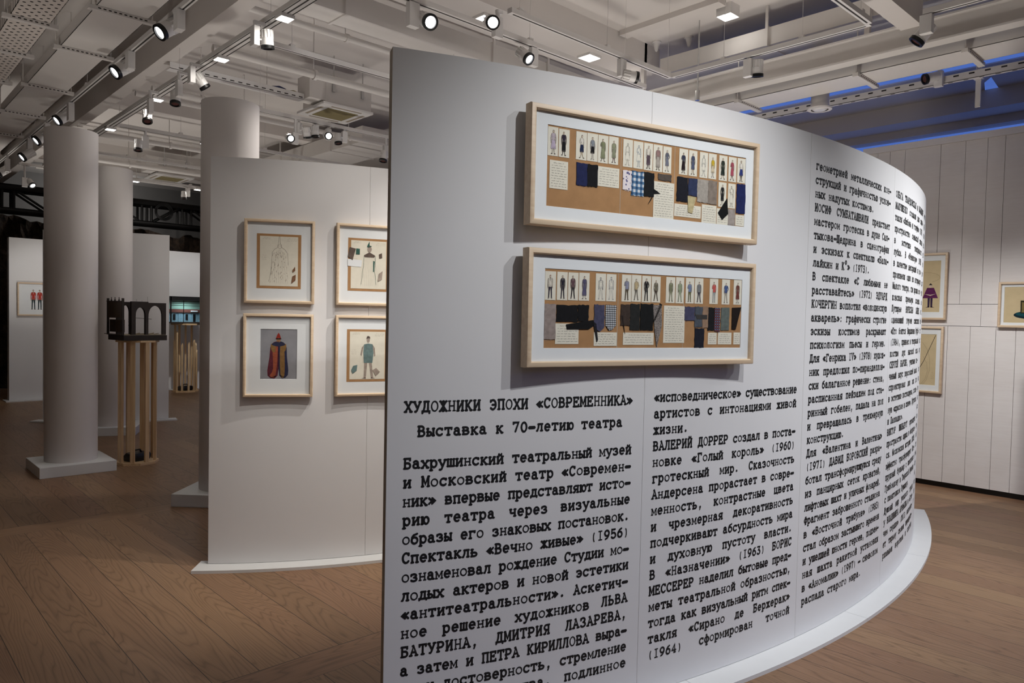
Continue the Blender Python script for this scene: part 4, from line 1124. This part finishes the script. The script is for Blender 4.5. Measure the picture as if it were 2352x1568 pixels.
def weight(label, x, y, z, rz, s=1.0):
    mb = MB(); n = 10
    for k, (zz, sc) in enumerate(((0, .92), (.02, 1.0), (.06, 1.0), (.085, .86))):
        for i in range(20):
            a = 2 * PI * i / 20; c, d = math.cos(a), math.sin(a)
            q = (abs(c) ** 5 + abs(d) ** 5) ** (-1 / 5)
            wob = 1 + .04 * math.sin(3 * a + k)
            mb.v.append((.13 * s * q * c * sc * wob, .085 * s * q * d * sc * wob, zz * s))
    for k in range(3):
        for i in range(20): mb.f.append((k * 20 + i, k * 20 + (i + 1) % 20, (k + 1) * 20 + (i + 1) % 20, (k + 1) * 20 + i)); mb.m.append(0)
    mb.f += [tuple(range(19, -1, -1)), tuple(range(60, 80))]; mb.m += [0, 0]
    r = thing('ballast_bag', label, 'weight', (x, y, z), rz)
    mb.build('bag', M['black'], r, smooth=True)
    MB().tube([(-.05 * s, 0, .08 * s), (-.03 * s, 0, .115 * s), (.03 * s, 0, .115 * s), (.05 * s, 0, .08 * s)], .01, 6).build('handle', M['black'], r)
stand('pine slatted stand under the dark arched stage model, beside the left column', 2.262, 7.962, 1.243, .165, 8, False, .25)
weight('black ballast bag inside the base of the nearer slatted stand', 2.262, 7.962, .0255, .3, .9)
stand('pine slatted stand with ragged pointed slats under the lit stage model, far end', 4.95, 14.45, 1.305, .20, 11, True, .1)
weight('black ballast bag inside the base of the far slatted stand', 4.95, 14.45, .0255, .1, 1.0)

def maquette():
    """dark wooden model of a set with two arches"""
    r = thing('stage_model', 'dark wooden stage model with arched walls on the nearer slatted stand', 'stage model', (2.262, 7.962, 1.2435), -math.atan2(2.262, 7.962) + .42)
    r.scale = (.90, .90, .95)
    MB().box((-.235, -.195, 0), (.235, .195, .055)).build('base', M['darkmodel'], r, bevel=.003)
    MB().box((-.225, -.185, .0555), (.225, .185, .060)).build('stage_floor', M['sandy'], r)
    def arched(mb, yf, yb, x0, x1, zlo, zspring, ztop, wall_x0, wall_x1, wall_top):
        n = 14; pts = [(x0 + (x1 - x0) * (1 - math.cos(PI * i / n)) / 2, zspring + (ztop - zspring) * math.sin(PI * i / n) ** .8) for i in range(n + 1)]
        mb.box((wall_x0, yf, zlo), (x0, yb, wall_top)); mb.box((x1, yf, zlo), (wall_x1, yb, wall_top))
        for a, b in zip(pts[:-1], pts[1:]):
            v = [(a[0], yf, a[1]), (b[0], yf, b[1]), (b[0], yf, wall_top), (a[0], yf, wall_top)]
            v += [(p[0], yb, p[2]) for p in v]
            mb.add(v, [(0, 1, 2, 3), (7, 6, 5, 4), (0, 4, 5, 1), (1, 5, 6, 2), (2, 6, 7, 3), (3, 7, 4, 0)])
    mb = MB()
    arched(mb, -.185, -.150, -.105, .000, .06, .25, .345, -.150, .032, .405)
    arched(mb, -.185, -.160, .032, .185, .06, .24, .365, .032, .228, .395)
    mb.build('arched_wall', M['darkmodel'], r)
    mb = MB()
    arched(mb, .02, .05, -.16, -.08, .06, .27, .365, -.215, -.05, .40)
    mb.build('inner_arch', M['darkmodel'], r)
    mb = MB()
    for x in (-.05, .0): mb.box((x - .004, .10, .06), (x + .004, .108, .30))
    for z in (.15, .19, .21, .23, .25, .27): mb.box((-.06, .10, z), (.02, .104, z + .005))
    mb.cyl((-.10, -.14, .235), (.06, -.20, .225), .0025, seg=6)
    mb.build('inner_frame', M['darkmodel'], r)
    mb = MB()                       # plank gate standing along the left edge, its upper half hung further out
    for i in range(8): mb.box((-.226, -.17 + .044 * i, .085), (-.214, -.130 + .044 * i, .215))
    for i in range(8): mb.box((-.248, -.175 + .046 * i, .232), (-.236, -.132 + .046 * i, .405))
    mb.build('plank_gate', M['brownmodel'], r)
    mb = MB()
    for y in (-.185, .185): mb.box((-.250, y - .010, .055), (-.230, y + .010, .435))
    for y in (-.09, .01, .10): mb.cyl((-.240, y, .40), (-.240, y, .445), .004, seg=6); mb.box((-.246, y - .007, .405), (-.234, y + .007, .422))
    mb.box((-.252, -.19, .400), (-.246, .20, .408)); mb.box((-.262, -.19, .060), (-.240, .23, .066))
    mb.build('gate_post', M['darkmodel'], r)
    mb = MB(); rnd = random.Random(4)
    for i in range(9):
        x, z = -.10 + .028 * i, .064; a = rnd.uniform(-.6, .6); y0 = -.13 + rnd.uniform(0, .12)
        mb.cyl((x, y0, z), (x + .07 * math.cos(a), y0 + .05 * math.sin(a), z + rnd.uniform(.0, .014)), .004, seg=6)
    mb.build('debris', M['sandy'], r)
    mb = MB()
    for x, z in ((-.09, .43), (-.03, .42), (.03, .46)): mb.cyl((x, -.165, .40), (x, -.165, z), .0012, seg=5)
    mb.build('wire', M['black'], r)
maquette()
def maquette_far():
    r = thing('stage_model', 'dark framed stage model with a lit blue house scene on the far stand', 'stage model', (4.95, 14.45, 1.3055), 0)
    MB().box((-.36, -.22, 0), (.36, .22, .025)).build('base', M['darkmodel'], r)
    mb = MB()
    for x in (-.35, .33): mb.box((x, -.22, .025), (x + .02, -.20, .50)); mb.box((x, .18, .025), (x + .02, .20, .50))
    mb.box((-.36, -.22, .43), (.36, .22, .505)); mb.box((-.115, -.215, .025), (-.105, -.205, .43))
    for z in (.33, .37, .40): mb.box((-.35, -.21, z), (.35, -.2, z + .008))
    mb.build('frame', M['black'], r)
    MB().box((-.34, .17, .27), (.34, .175, .43)).build('painted_sky', M['m_green'], r)
    MB().box((-.34, .08, .205), (.34, .16, .265)).build('roof', M['m_red'], r)
    mb = MB()
    for i in range(17): mb.box((-.34 + .04 * i, .10 + .003 * (i % 3), .025), (-.302 + .04 * i, .115, .21))
    mb.build('house_front', M['m_blue'], r)
    mb = MB()
    for x in (-.20, .03, .17): mb.box((x, .095, .03 if x > .1 else .06), (x + .045, .10, .175))
    mb.build('doorway', M['black'], r)
    MB().box((.12, .05, .22), (.24, .09, .245)).build('awning', M['mat'], r)
    area((4.95, 14.40, 1.715), 2.2, .25, (.75, .92, 1.0), 'model_lamp')
M['m_green'] = plain('model_green', '86a898', 0.8); M['m_red'] = plain('model_red_roof', '6b3b30', 0.8); M['m_blue'] = plain('model_blue_boards', '8fb4c4', 0.8, var=.15, scale=40)
maquette_far()

# ------------------------------------------------------------------ ceiling services
def rod(mb, x, y, z0, z1=ZC - .002, r=.004): mb.cyl((x, y, z0), (x, y, z1), r, seg=6)
def lighting_track(label, p0, p1, z=3.6, w=.036, slots=True, hang=(), top=ZC - .002):
    (x0, y0), (x1, y1) = p0, p1
    r = thing('lighting_track', label, 'lighting track', ((x0 + x1) / 2, (y0 + y1) / 2, z), group='white lighting tracks')
    h = w / 2
    alongx = abs(x1 - x0) > abs(y1 - y0)
    mb = MB().box((min(x0, x1) - (0 if alongx else h), min(y0, y1) - (h if alongx else 0), z), (max(x0, x1) + (0 if alongx else h), max(y0, y1) + (h if alongx else 0), z + .035))
    mb.build('rail', M['track'], r, world=True)
    mb = MB(); q = .006
    if alongx: mb.box((x0 + .03, y0 - q, z - .0008), (x1 - .03, y0 + q, z + .001))
    else: mb.box((x0 - q, y0 + .03, z - .0008), (x0 + q, y1 - .03, z + .001))
    if slots: mb.build('slot', M['slot'], r, world=True)
    for t in hang:
        x, y = x0 + (x1 - x0) * t, y0 + (y1 - y0) * t
        mb = MB(); rod(mb, x, y, z + .05, top, r=.0016); mb.box((x - .02, y - .02, z + .035), (x + .02, y + .02, z + .055))
        mb.build('hanger', M['track'], r, world=True)
    return r
lighting_track('white lighting track with a row of lit spots, far left beside the cable trunking', (1.77, 3.0), (1.77, 15.0), 3.6, .04, hang=(.15, .4, .6, .8))
lighting_track('wide white lighting track with two dark grooves right of the left ceiling beam', (2.305, 3.2), (2.305, 12.5), 3.6, .09, hang=(.2, .4, .6, .8))
g_ = MB()
for x in (2.268, 2.343): g_.box((x - .004, 3.3, 3.599), (x + .004, 12.4, 3.6015))
g_.build('slot', M['slot'], bpy.data.objects['lighting_track.001'], world=True)
lighting_track('white lighting track just above the top edge of the text panel', (2.45, 4.03), (5.30, 4.03), 3.6, .05, hang=(.1, .5, .9))
lighting_track('white lighting track hung on a wire above the wooden frames', (3.365, 3.70), (5.22, 3.70), 3.6, .045, hang=(.05, .55, .98))
lighting_track('white lighting track running along under the right-hand duct', (5.225, 2.07), (5.225, 3.68), 3.6, .045, hang=(.3, .7))
lighting_track('white lighting track crossing the top right corner toward the grey spot', (3.2, 2.07), (5.20, 2.07), 3.6, .045, hang=(.6, .93))
lighting_track('short white lighting track at the top right edge beyond the grey spot', (5.30, -0.5), (5.30, 1.76), 3.6, .045, hang=(.7,))
lighting_track('brightly lit white lighting track in front of the ceiling cassette unit', (2.36, 5.47), (6.2, 5.47), 3.6, .04, hang=(.08, .5, .9), top=3.998)
lighting_track('white lighting track carrying the cluster of spots below the cassette unit', (2.9, 7.32), (7.0, 7.32), 3.6, .04, hang=(.08, .47, .8))
lighting_track('white lighting track behind the left column top, carrying one downward spot', (2.36, 9.11), (6.2, 9.11), 3.6, .045, hang=(.18, .45, .97))
lighting_track('white lighting track further back, between the columns and the cassette unit', (2.36, 10.94), (6.5, 10.94), 3.6, .045, hang=(.15, .5, .93))
lighting_track('white lighting track nearest the far truss', (2.0, 12.66), (6.8, 12.66), 3.6, .045, hang=(.2, .5, .8))

def spotlight(label, box, head, aim, lit='on', track_z=3.6, fins=True, boxdir='x', scale=1.0, attach=None):
    """driver box hung under a track and a swivelling cylinder head beside it"""
    bx, by, bz = box
    r = thing('track_spotlight', label, 'spotlight', (attach or (bx, by, track_z)), group='track spotlights')
    s = scale
    hx, hy = (.034 * s, .021 * s) if boxdir == 'x' else (.021 * s, .034 * s)
    top = attach[2] if attach else track_z
    bh = min(.068 * s, top - .004 - bz)
    MB().box((bx - hx, by - hy, bz - bh), (bx + hx, by + hy, bz + bh)).build('driver_box', M['white'], r, world=True, bevel=.002)
    if attach and abs(attach[0] - bx) > .02: MB().box((bx - .012, by - .012, top - .022), (attach[0] + .012, by + .012, top - .0005)).build('mounting_plate', M['white'], r, world=True)
    if top - (bz + bh) > .001: MB().cyl((bx, by, bz + bh), (bx, by, top - .0005), .014, seg=10).build('track_adapter', M['white'], r, world=True)
    d = Vector(aim).normalized(); h = Vector(head); L, R = .125 * s, .042 * s
    back = h - d * L * .55; front = h + d * L * .45
    MB().tube([(bx, by, bz - bh * .3), ((bx + h.x) / 2, (by + h.y) / 2, bz - bh * .2), tuple(h - d * .02)], .008 * s, 8).build('arm', M['white'], r, world=True)
    hd = MB().lathe(back, d, [(0, 0.0001), (0, R * .8), (.01, R * .9), (L * .45, R * .92), (L * .46, R), (L * .9, R * 1.02)], 24).build('lamp_head', M['white'], r, world=True, smooth=True)
    if fins:
        mb = MB(); a = d.orthogonal().normalized(); b = d.cross(a)
        for i in range(12):
            t = 2 * PI * i / 12; e = a * math.cos(t) + b * math.sin(t); g = d.cross(e)
            mb.obox(back + d * L * .24 + e * R * .93, (e, g, d), (.004 * s, .0035 * s, L * .22))
        mb.build('cooling_fins', M['white'], hd, world=True)
    MB().lathe(front - d * .018 * s, d, [(0, R * 1.0), (0, R * 1.1), (.022 * s, R * 1.12), (.024 * s, R * .8), (.012 * s, R * .74)], 24).build('rim', M['black'], r, world=True, smooth=True)
    m = {'on': 'lens_on', 'hot': 'lens_hot', 'off': 'lens_dim'}[lit]
    MB().cyl(front - d * .008 * s, front - d * .004 * s, R * .76, seg=24).build('lens', M[m], r, world=True)
    if lit != 'off':
        p = front + d * .03
        spot(tuple(p), tuple(p + d), 6 if lit == 'on' else 9, 44, .9, .03, NEUT)
    return r
A1 = (-.72, -.12, -.58)
TA1 = [((1.76, 5.295, 3.53), (1.73, 5.44, 3.508), 'lit spot on the far left track, nearest of its row'), ((1.76, 6.421, 3.528), (1.73, 6.534, 3.485), 'lit spot on the far left track, second of its row'),
       ((1.76, 8.406, 3.50), (1.73, 8.594, 3.474), 'lit spot on the far left track, third, just above the left column'), ((1.76, 9.49, 3.49), (1.73, 9.62, 3.437), 'lit spot on the far left track, fourth, half behind the left column'),
       ((1.76, 10.459, 3.486), (1.73, 10.438, 3.374), 'lit spot on the far left track, fifth, left of the left column'), ((1.76, 11.971, 3.46), (1.73, 12.139, 3.394), 'lit spot on the far left track, last one at the picture edge')]
for b, h, l in TA1: spotlight(l, b, h, A1, 'on', boxdir='y', scale=1.25)
TA2 = [((2.20, 5.08, 3.49), (2.286, 5.07, 3.484), (.12, .1, -1), 'off', 'large white spot pointing straight down from the wide grooved track'), ((2.20, 6.32, 3.50), (2.286, 6.34, 3.468), (.5, -.1, -.7), 'off', 'white spot tilted to the right under the lit cable tray end'),
       ((2.20, 6.62, 3.45), (2.28, 6.95, 3.452), (-.1, -.25, -.9), 'off', 'spot with a broad white box above the second column, seen from below'), ((2.20, 7.39, 3.45), (2.286, 7.77, 3.44), (-.1, -.45, -.9), 'off', 'spot with a black rim low on the wide grooved track')]
for b, h, d, s, l in TA2: spotlight(l, b, h, d, s, boxdir='y', attach=(2.262, b[1], 3.6))
kf = .9385
def sc7(p): return (p[0] * kf, p[1] * kf, 1.55 + (p[2] - 1.55) * kf)
CL = [((3.855, 7.8, 3.518), (3.763, 7.75, 3.503), (-.15, -.9, -.35), 'on', 'lit spot at the left end of the cluster below the cassette unit'), ((3.92, 7.84, 3.648), (3.955, 7.72, 3.585), (.25, .2, -.9), 'off', 'unlit spot second in the cluster below the cassette unit'),
      ((4.115, 7.82, 3.656), (4.055, 7.72, 3.612), (.1, -.05, -1), 'off', 'finned unlit spot in the middle of the cluster below the cassette unit'), ((4.30, 7.86, 3.655), (4.229, 7.75, 3.612), (-.2, -.9, -.3), 'hot', 'brightest lit spot in the cluster below the cassette unit'),
      ((4.48, 7.8, 3.646), (4.365, 7.75, 3.595), (.05, -.2, -1), 'off', 'finned unlit spot at the right end of the cluster below the cassette unit')]
for b, h, d, s, l in CL: spotlight(l, sc7(b), sc7(h), d, s, attach=(sc7(b)[0], 7.32, 3.6), scale=.9)
spotlight('unlit spot pointing down beside the text panel edge, above the ceiling duct end', (4.75, 7.32, 3.45), (4.70, 7.29, 3.38), (-.2, -.1, -.9), 'off', attach=(4.75, 7.32, 3.6), fins=False)
spotlight('single unlit spot hanging between the left column and the second column', (2.661, 9.11, 3.47), (2.58, 9.09, 3.417), (-.1, -.2, -1), 'off', track_z=3.6)
spotlight('lit spot over the far truss at the left edge', (2.07, 12.66, 3.36), (2.14, 12.62, 3.352), (.25, -.6, -.6), 'on', attach=(2.07, 12.66, 3.60), fins=False)
spotlight('small unlit spot above the far lit stage model', (4.355, 12.66, 3.51), (4.28, 12.62, 3.45), (0, -.1, -1), 'off', fins=False)
spotlight('lit spot on the track over the text panel, left one, facing the viewer', (2.806, 4.03, 3.515), (2.897, 4.00, 3.50), (-.15, -.85, -.45), 'on', scale=1.15)
spotlight('lit finned spot on the track over the text panel, right one', (3.917, 4.03, 3.525), (3.797, 4.00, 3.50), (.1, -.75, -.6), 'on')
spotlight('brightest glaring spot with a starry shine near the top of the view', (3.275, 3.72, 3.482), (3.201, 3.70, 3.495), (-.42, -.80, -.43), 'hot', attach=(3.30, 3.72, 3.6))
spotlight('unlit spot with a black rim and thin frame at the track corner', (4.569, 3.70, 3.526), (4.63, 3.66, 3.47), (.75, -.45, -.1), 'off')
spotlight('finned white spot pointing down on the right-hand track', (5.225, 2.979, 3.52), (5.27, 2.926, 3.514), (.15, .1, -1), 'off', boxdir='y', scale=1.0)
spotlight('large grey spot at the top right corner of the tracks', (5.30, 1.74, 3.535), (5.36, 1.78, 3.50), (-.25, .6, -.8), 'off', boxdir='y', scale=1.1, attach=(5.30, 1.72, 3.6))
spotlight('small black spot silhouetted against the blue skylight', (7.078, 2.208, 3.70), (6.97, 2.238, 3.695), (-.6, .55, -.25), 'off', attach=(7.078, 2.208, 3.775), boxdir='y', fins=False)

def led(x, y, z, label, top=ZC, size=.145, power=2.5):
    r = thing('ceiling_light', label, 'ceiling light', (x, y, top), group='square ceiling lights')
    h = size / 2
    MB().box((x - h, y - h, z), (x + h, y + h, top)).build('housing', M['white'], r, world=True)
    MB().box((x - h + .006, y - h + .006, z - .003), (x + h - .006, y + h - .006, z + .001)).build('diffuser', M['led'], r, world=True)
    area((x, y, z - .006), power, size * .9)
led(2.311, 4.85, 3.576, 'square light panel set in the wide grooved track, nearest of its row', top=3.60, size=.10)
led(2.321, 6.00, 3.576, 'square light panel set in the wide grooved track, second of its row', top=3.60, size=.10)
led(2.325, 7.60, 3.576, 'square light panel set in the wide grooved track, third of its row', top=3.60, size=.10)
led(2.330, 9.24, 3.576, 'square light panel set in the wide grooved track, last of its row', top=3.60, size=.10)
led(3.340, 9.11, 3.576, 'small light panel at the left edge of the second column top', top=3.60, size=.10)
led(3.555, 12.66, 3.576, 'tiny far light panel beside the third column top', top=3.60, size=.10)
led(4.525, 12.66, 3.576, 'far light panel in front of the truss, left of the second column', top=3.60, size=.11)
led(4.10, 4.82, 4.075, 'square ceiling light right behind the glaring spot', top=4.10, size=.165)
led(5.40, 4.78, 4.075, 'square ceiling light above the upper wooden frame', top=4.10, size=.165)
led(6.05, 4.86, 4.075, 'square ceiling light partly hidden by the track above the frames', top=4.10, size=.165)
led(5.84, 3.545, 4.25, 'square ceiling light in a deep white housing at the upper right', power=.7)

def beam(name, a, b, label, mat='ceil'):
    struct(name, MB().box(a, b), M[mat], label, 'beam')
beam('trim_1', (2.27, 2.0, 3.90), (2.405, 18.0, ZC), 'long ceiling beam with a shaded side running back on the left')
beam('trim_2', (2.6, 4.60, 4.10), (6.29, 5.10, ZC), 'broad ceiling downstand above the upper wooden frame', 'ceil')
beam('trim_3', (3.0, 2.00, 3.80), (6.0, 2.15, ZC), 'narrow ceiling beam crossing the top right corner')
beam('trim_4', (2.405, 13.9, 3.95), (9.0, 14.3, ZC), 'ceiling beam crossing near the far truss')
beam('trim_5', (2.405, 10.2, 4.12), (8.0, 10.5, ZC), 'ceiling beam crossing between the column tops')
# steel I-beam on the right
ib = MB(); X = 6.06
ib.box((X - .06, -1, 3.66), (X + .06, 5.2, 3.675)); ib.box((X - .012, -1, 3.675), (X + .012, 5.2, 3.83)); ib.box((X - .06, -1, 3.83), (X + .06, 5.2, 3.845))
for y in (0.2, 2.4, 4.6): ib.box((X - .02, y, 3.845), (X + .02, y + .04, ZC))
struct('trim_6', ib, M['ceil2'], 'painted steel beam running along the right above the trunking', 'beam')
def duct(label, a, b, collars, axis, name='air_duct'):
    r = thing(name, label, 'duct', ((a[0] + b[0]) / 2, (a[1] + b[1]) / 2, a[2]))
    MB().box(a, b).build('duct_body', M['ceil2'], r, world=True)
    q = .012
    for t in collars:
        mb = MB()
        if axis == 'x': mb.box((t - .012, a[1] - q, a[2] - q), (t + .012, b[1] + q, b[2] + q)); mb.box((t - .012, a[1] - q - .012, a[2] - q), (t + .012, a[1] - q, ZC))
        else: mb.box((a[0] - q, t - .012, a[2] - q), (b[0] + q, t + .012, b[2] + q)); mb.box((a[0] - q - .012, t - .012, a[2] - q), (a[0] - q, t + .012, ZC))
        mb.build('hanger_strap', M['ceil2'], r, world=True)
duct('flat white air duct with strap hangers behind the text panel top', (2.42, 5.40, 4.00), (6.3, 5.66, 4.19), (3.1, 4.70, 5.45), 'x')
duct('flat white air duct with strap hangers above the right-hand track', (6.10, 1.2, 4.01), (6.75, 4.45, 4.165), (3.30,), 'y')
duct('white air duct end beyond the spot cluster, partly behind the small curved panel', (5.30, 8.75, 3.90), (6.0, 12.2, 4.11), (9.6, 11.2), 'y')
def tray(label, x0, x1, y0, y1, z, h, mat, brk, name='cable_trunking', top=ZC - .002):
    r = thing(name, label, 'cable tray', ((x0 + x1) / 2, (y0 + y1) / 2, z))
    MB().box((x0, y0, z), (x1, y1, z + .004)).box((x0, y0, z), (x0 + .003, y1, z + h)).box((x1 - .003, y0, z), (x1, y1, z + h)).build('tray_body', M[mat], r, world=True)
    for y in brk:
        mb = MB().box((x0 - .05, y - .022, z - .03), (x1 + .05, y + .022, z - .002))
        rod(mb, x0 - .03, y, z - .03, top, r=.005); rod(mb, x1 + .03, y, z - .03, top, r=.005)
        o = mb.build('bracket', M['ceil2'], r, world=True)
        mb = MB(); n = int((x1 - x0) / .032)
        for i in range(n):
            xx = x0 + (i + .5) * (x1 - x0) / n; mb.box((xx - .009, y - .0228, z - .020), (xx + .009, y - .0218, z - .012))
        mb.build('slot_pattern', M['slot'], o, world=True)
tray('plain white cable trunking on slotted brackets at the upper left', 1.33, 1.655, 3.0, 15.5, 3.60, .09, 'ceil2', (5.63, 6.68, 8.02, 9.26, 10.5, 12.0))
tray('perforated white cable tray at the upper left corner', .935, 1.175, 3.0, 15.5, 3.60, .07, 'perf', (6.235, 7.10, 8.08, 9.2))
tray('plain white cable trunking on slotted brackets at the right, below the steel beam', 6.17, 6.51, -.8, 5.0, 3.60, .10, 'ceil2', (3.60, 2.53, 1.745), top=4.008)
# perforated strut rail on the right
r_ = thing('strut_rail', 'slotted steel rail running under the blue skylight on the right', 'strut rail', (7.1, 2, 3.66))
MB().box((7.10, -.5, 3.66), (7.104, 4.9, 3.722)).box((7.10, -.5, 3.66), (7.14, 4.9, 3.664)).build('rail', M['ceil2'], r_, world=True)
mb = MB(); y = -.3
while y < 4.8:
    mb.box((7.0985, y, 3.697), (7.1003, y + .042, 3.709)); mb.box((7.110, y + .05, 3.6588), (7.122, y + .085, 3.6602)); y += .118
mb.build('slot_pattern', M['slot'], r_, world=True)
for y in (4.5, .2):
    mb = MB(); rod(mb, 7.12, y, 3.66, r=.006); mb.build('hanger', M['ceil2'], r_, world=True)
o = MB().box((7.30, 1.945, 3.46), (7.32, 1.985, ZC)); o.box((7.24, 1.93, 3.70), (7.34, 2.0, 3.74))
tag(o.build('steel_hanger', M['ceil2']), 'vertical steel hanger strut dropping beside the skylight corner', 'hanger')
# round extract vent
r_ = thing('round_vent', 'round white ceiling vent on a short pipe near the blue skylight', 'vent', (6.62, 3.045, 3.50))
MB().lathe((6.62, 3.045, 3.50), (0, 0, 1), [(.0, .075), (.0, .105), (.012, .108), (.03, .085), (.05, .078), (.505, .078)], 32).build('pipe', M['ceil2'], r_, world=True, smooth=True)
MB().lathe((6.62, 3.045, 3.495), (0, 0, 1), [(0, .0001), (0, .05), (.012, .066), (.02, .07)], 32).build('valve_disc', M['white'], r_, world=True, smooth=True)
# white-lit slotted cable tray above the second column
r_ = thing('slotted_tray', 'white slotted cable tray hanging by the cassette unit, above the second column', 'cable tray', (3.0, 7.40, 3.837))
MB().box((2.36, 7.35, 3.837), (3.73, 7.354, 3.898)).box((2.36, 7.35, 3.837), (3.73, 7.46, 3.841)).build('tray_body', M['white'], r_, world=True)
mb = MB(); x = 2.44
while x < 3.68: mb.box((x, 7.3488, 3.852), (x + .042, 7.3502, 3.862)); x += .082
mb.build('slot_pattern', M['slot'], r_, world=True)
for x in (2.42, 3.34):
    mb = MB(); rod(mb, x, 7.41, 3.841, r=.005); mb.build('hanger', M['ceil2'], r_, world=True)
mb = MB().tube([(3.40, 7.41, 3.882), (3.47, 7.40, 3.897), (3.53, 7.41, 3.887)], .038, 10)
tag(mb.build('hose', M['blueh'], smooth=True), 'short blue hose lying in the slotted cable tray', 'hose')
mb = MB().tube([(3.56, 7.41, 3.877), (3.63, 7.40, 3.892), (3.69, 7.41, 3.882)], .032, 10)
tag(mb.build('hose', M['sandh'], smooth=True), 'short tan wrapped hose between the blue hose and the cassette unit', 'hose')
# cassette air conditioners
def cassette(label, x0, x1, y0, y1, z):
    r = thing('air_conditioner', label, 'air conditioner', ((x0 + x1) / 2, (y0 + y1) / 2, z), group='ceiling cassette units')
    q = .05
    MB().box((x0 + q, y0 + q, z + .035), (x1 - q + .05, y1 - q, z + .30)).build('body', M['ceil2'], r, world=True, bevel=.004)
    MB().box((x0, y0, z), (x1, y1, z + .03)).build('fascia', M['white'], r, world=True, bevel=.006)
    cx, cy, gx, gy = (x0 + x1) / 2, (y0 + y1) / 2, (x1 - x0) * .30, (y1 - y0) * .30
    MB().box((cx - gx, cy - gy, z - .004), (cx + gx, cy + gy, z + .001)).build('intake_grille', M['sandh'], r, world=True)
    mb = MB()
    for s in (-1, 1):
        mb.box((cx - gx, cy + s * gy * 1.38 - .016, z - .002), (cx + gx, cy + s * gy * 1.38 + .016, z + .001)); mb.box((cx + s * gx * 1.38 - .016, cy - gy, z - .002), (cx + s * gx * 1.38 + .016, cy + gy, z + .001))
    mb.build('air_slot', M['panel_edge'], r, world=True)
    MB().box((x0 - .14, y0 + .05, z + .05), (x0 + q - .002, y0 + .32, z + .30)).build('pump_box', M['ceil2'], r, world=True)
    mb = MB()
    for x in (x0 + .14, x1 - .12): mb.box((x - .015, y0 + q - .018, z + .16), (x + .015, y0 + q - .001, z + .27)); rod(mb, x, y0 + q - .01, z + .2, r=.006)
    mb.build('mounting_bracket', M['chrome'], r, world=True)
cassette('white ceiling cassette air conditioner above the small curved panel', 3.88, 4.50, 7.20, 7.82, 3.80)
cassette('far ceiling cassette air conditioner beside the third column top', 3.96, 4.58, 12.98, 13.62, 3.80)
# pipes and conduits
def pipe(label, y, z, x0, x1, r, clips=(), name='ceiling_pipe', axis='x', xx=0):
    ro = thing(name, label, 'pipe', ((x0 + x1) / 2, y, z) if axis == 'x' else (xx, (x0 + x1) / 2, z))
    P = (lambda t: (t, y, z)) if axis == 'x' else (lambda t: (xx, t, z))
    MB().cyl(P(x0), P(x1), r, seg=14).build('pipe', M['ceil2'], ro, world=True, smooth=True)
    for t in clips:
        mb = MB(); p = P(t); q = P(t + .03); mb.cyl(p, q, r * 1.35, seg=12); rod(mb, p[0], p[1], z, r=.005)
        mb.build('clip', M['ceil2'], ro, world=True)
pipe('white sprinkler pipe with couplings behind the wide grooved track', 6.10, 4.10, 2.41, 6.5, .030, (3.5, 4.4, 5.3))
pipe('thin conduit under the ceiling left of the air duct', 6.28, 4.28, 2.41, 6.0, .012, (3.6, 4.8))
pipe('thick white pipe passing just in front of the cassette unit', 6.42, 3.80, 2.41, 6.5, .035, (3.35, 4.75))
pipe('white pipe crossing behind the spot cluster', 8.60, 3.87, 2.41, 7.0, .030, (3.6, 5.0))
pipe('faint white pipe behind the single hanging spot', 10.6, 3.80, 2.41, 7.0, .035, (3.4,))
pipe('white pipe over the third column', 12.45, 3.80, 2.41, 7.5, .04, (3.4, 4.6))
pipe('upper white pipe near the far cassette unit', 13.85, 3.80, 2.41, 7.5, .03, (3.9, 5.0))
pipe('white pipe above the spot with the broad box', 8.05, 3.80, 2.41, 4.0, .035, (2.9,))
r_ = thing('conduit_box', 'flat white conduit trunking leading to the deep ceiling light at the upper right', 'conduit', (5.67, 4.1, 4.31))
MB().box((5.61, 3.50, 4.30), (5.73, 4.58, ZC - .001)).build('trunking', M['ceil'], r_, world=True)
MB().box((5.735, 3.6, 4.318), (5.75, 4.50, 4.33)).build('conduit', M['slot'], r_, world=True)
# ceiling tiles and access panels seen above the lit track
o = MB()
for i in range(3): o.box((2.46 + .34 * i, 5.70, 4.325), (2.78 + .34 * i, 6.0, ZC - .001))
tag(o.build('ceiling_panel', M['white']), 'small pale boards fixed to the ceiling above the wide grooved track', 'ceiling board', kind='structure')
# small sensors on the right-hand ceiling
for i, (x, y, l) in enumerate(((6.22, 4.20, 'small cone sensor on the ceiling left of the right-hand duct, right one'), (6.10, 4.50, 'small cone sensor on the ceiling left of the right-hand duct, left one'))):
    r_ = thing('ceiling_sensor', l, 'sensor', (x, y, ZC))
    MB().lathe((x, y, ZC), (0, 0, -1), [(0, .045), (.012, .045), (.016, .035), (.09, .014), (.1, .001)], 20).build('sensor_body', M['white'], r_, world=True, smooth=True)
o = MB().cyl((5.94, 3.9, 3.61), (5.94, 3.9, 3.70), .022, seg=14)
o.cyl((5.94, 3.9, 3.70), (5.94, 3.9, ZC), .006, seg=8)
tag(o.build('sprinkler_head', M['chrome'], smooth=True), 'small bright metal sprinkler drop against the steel beam', 'sprinkler')
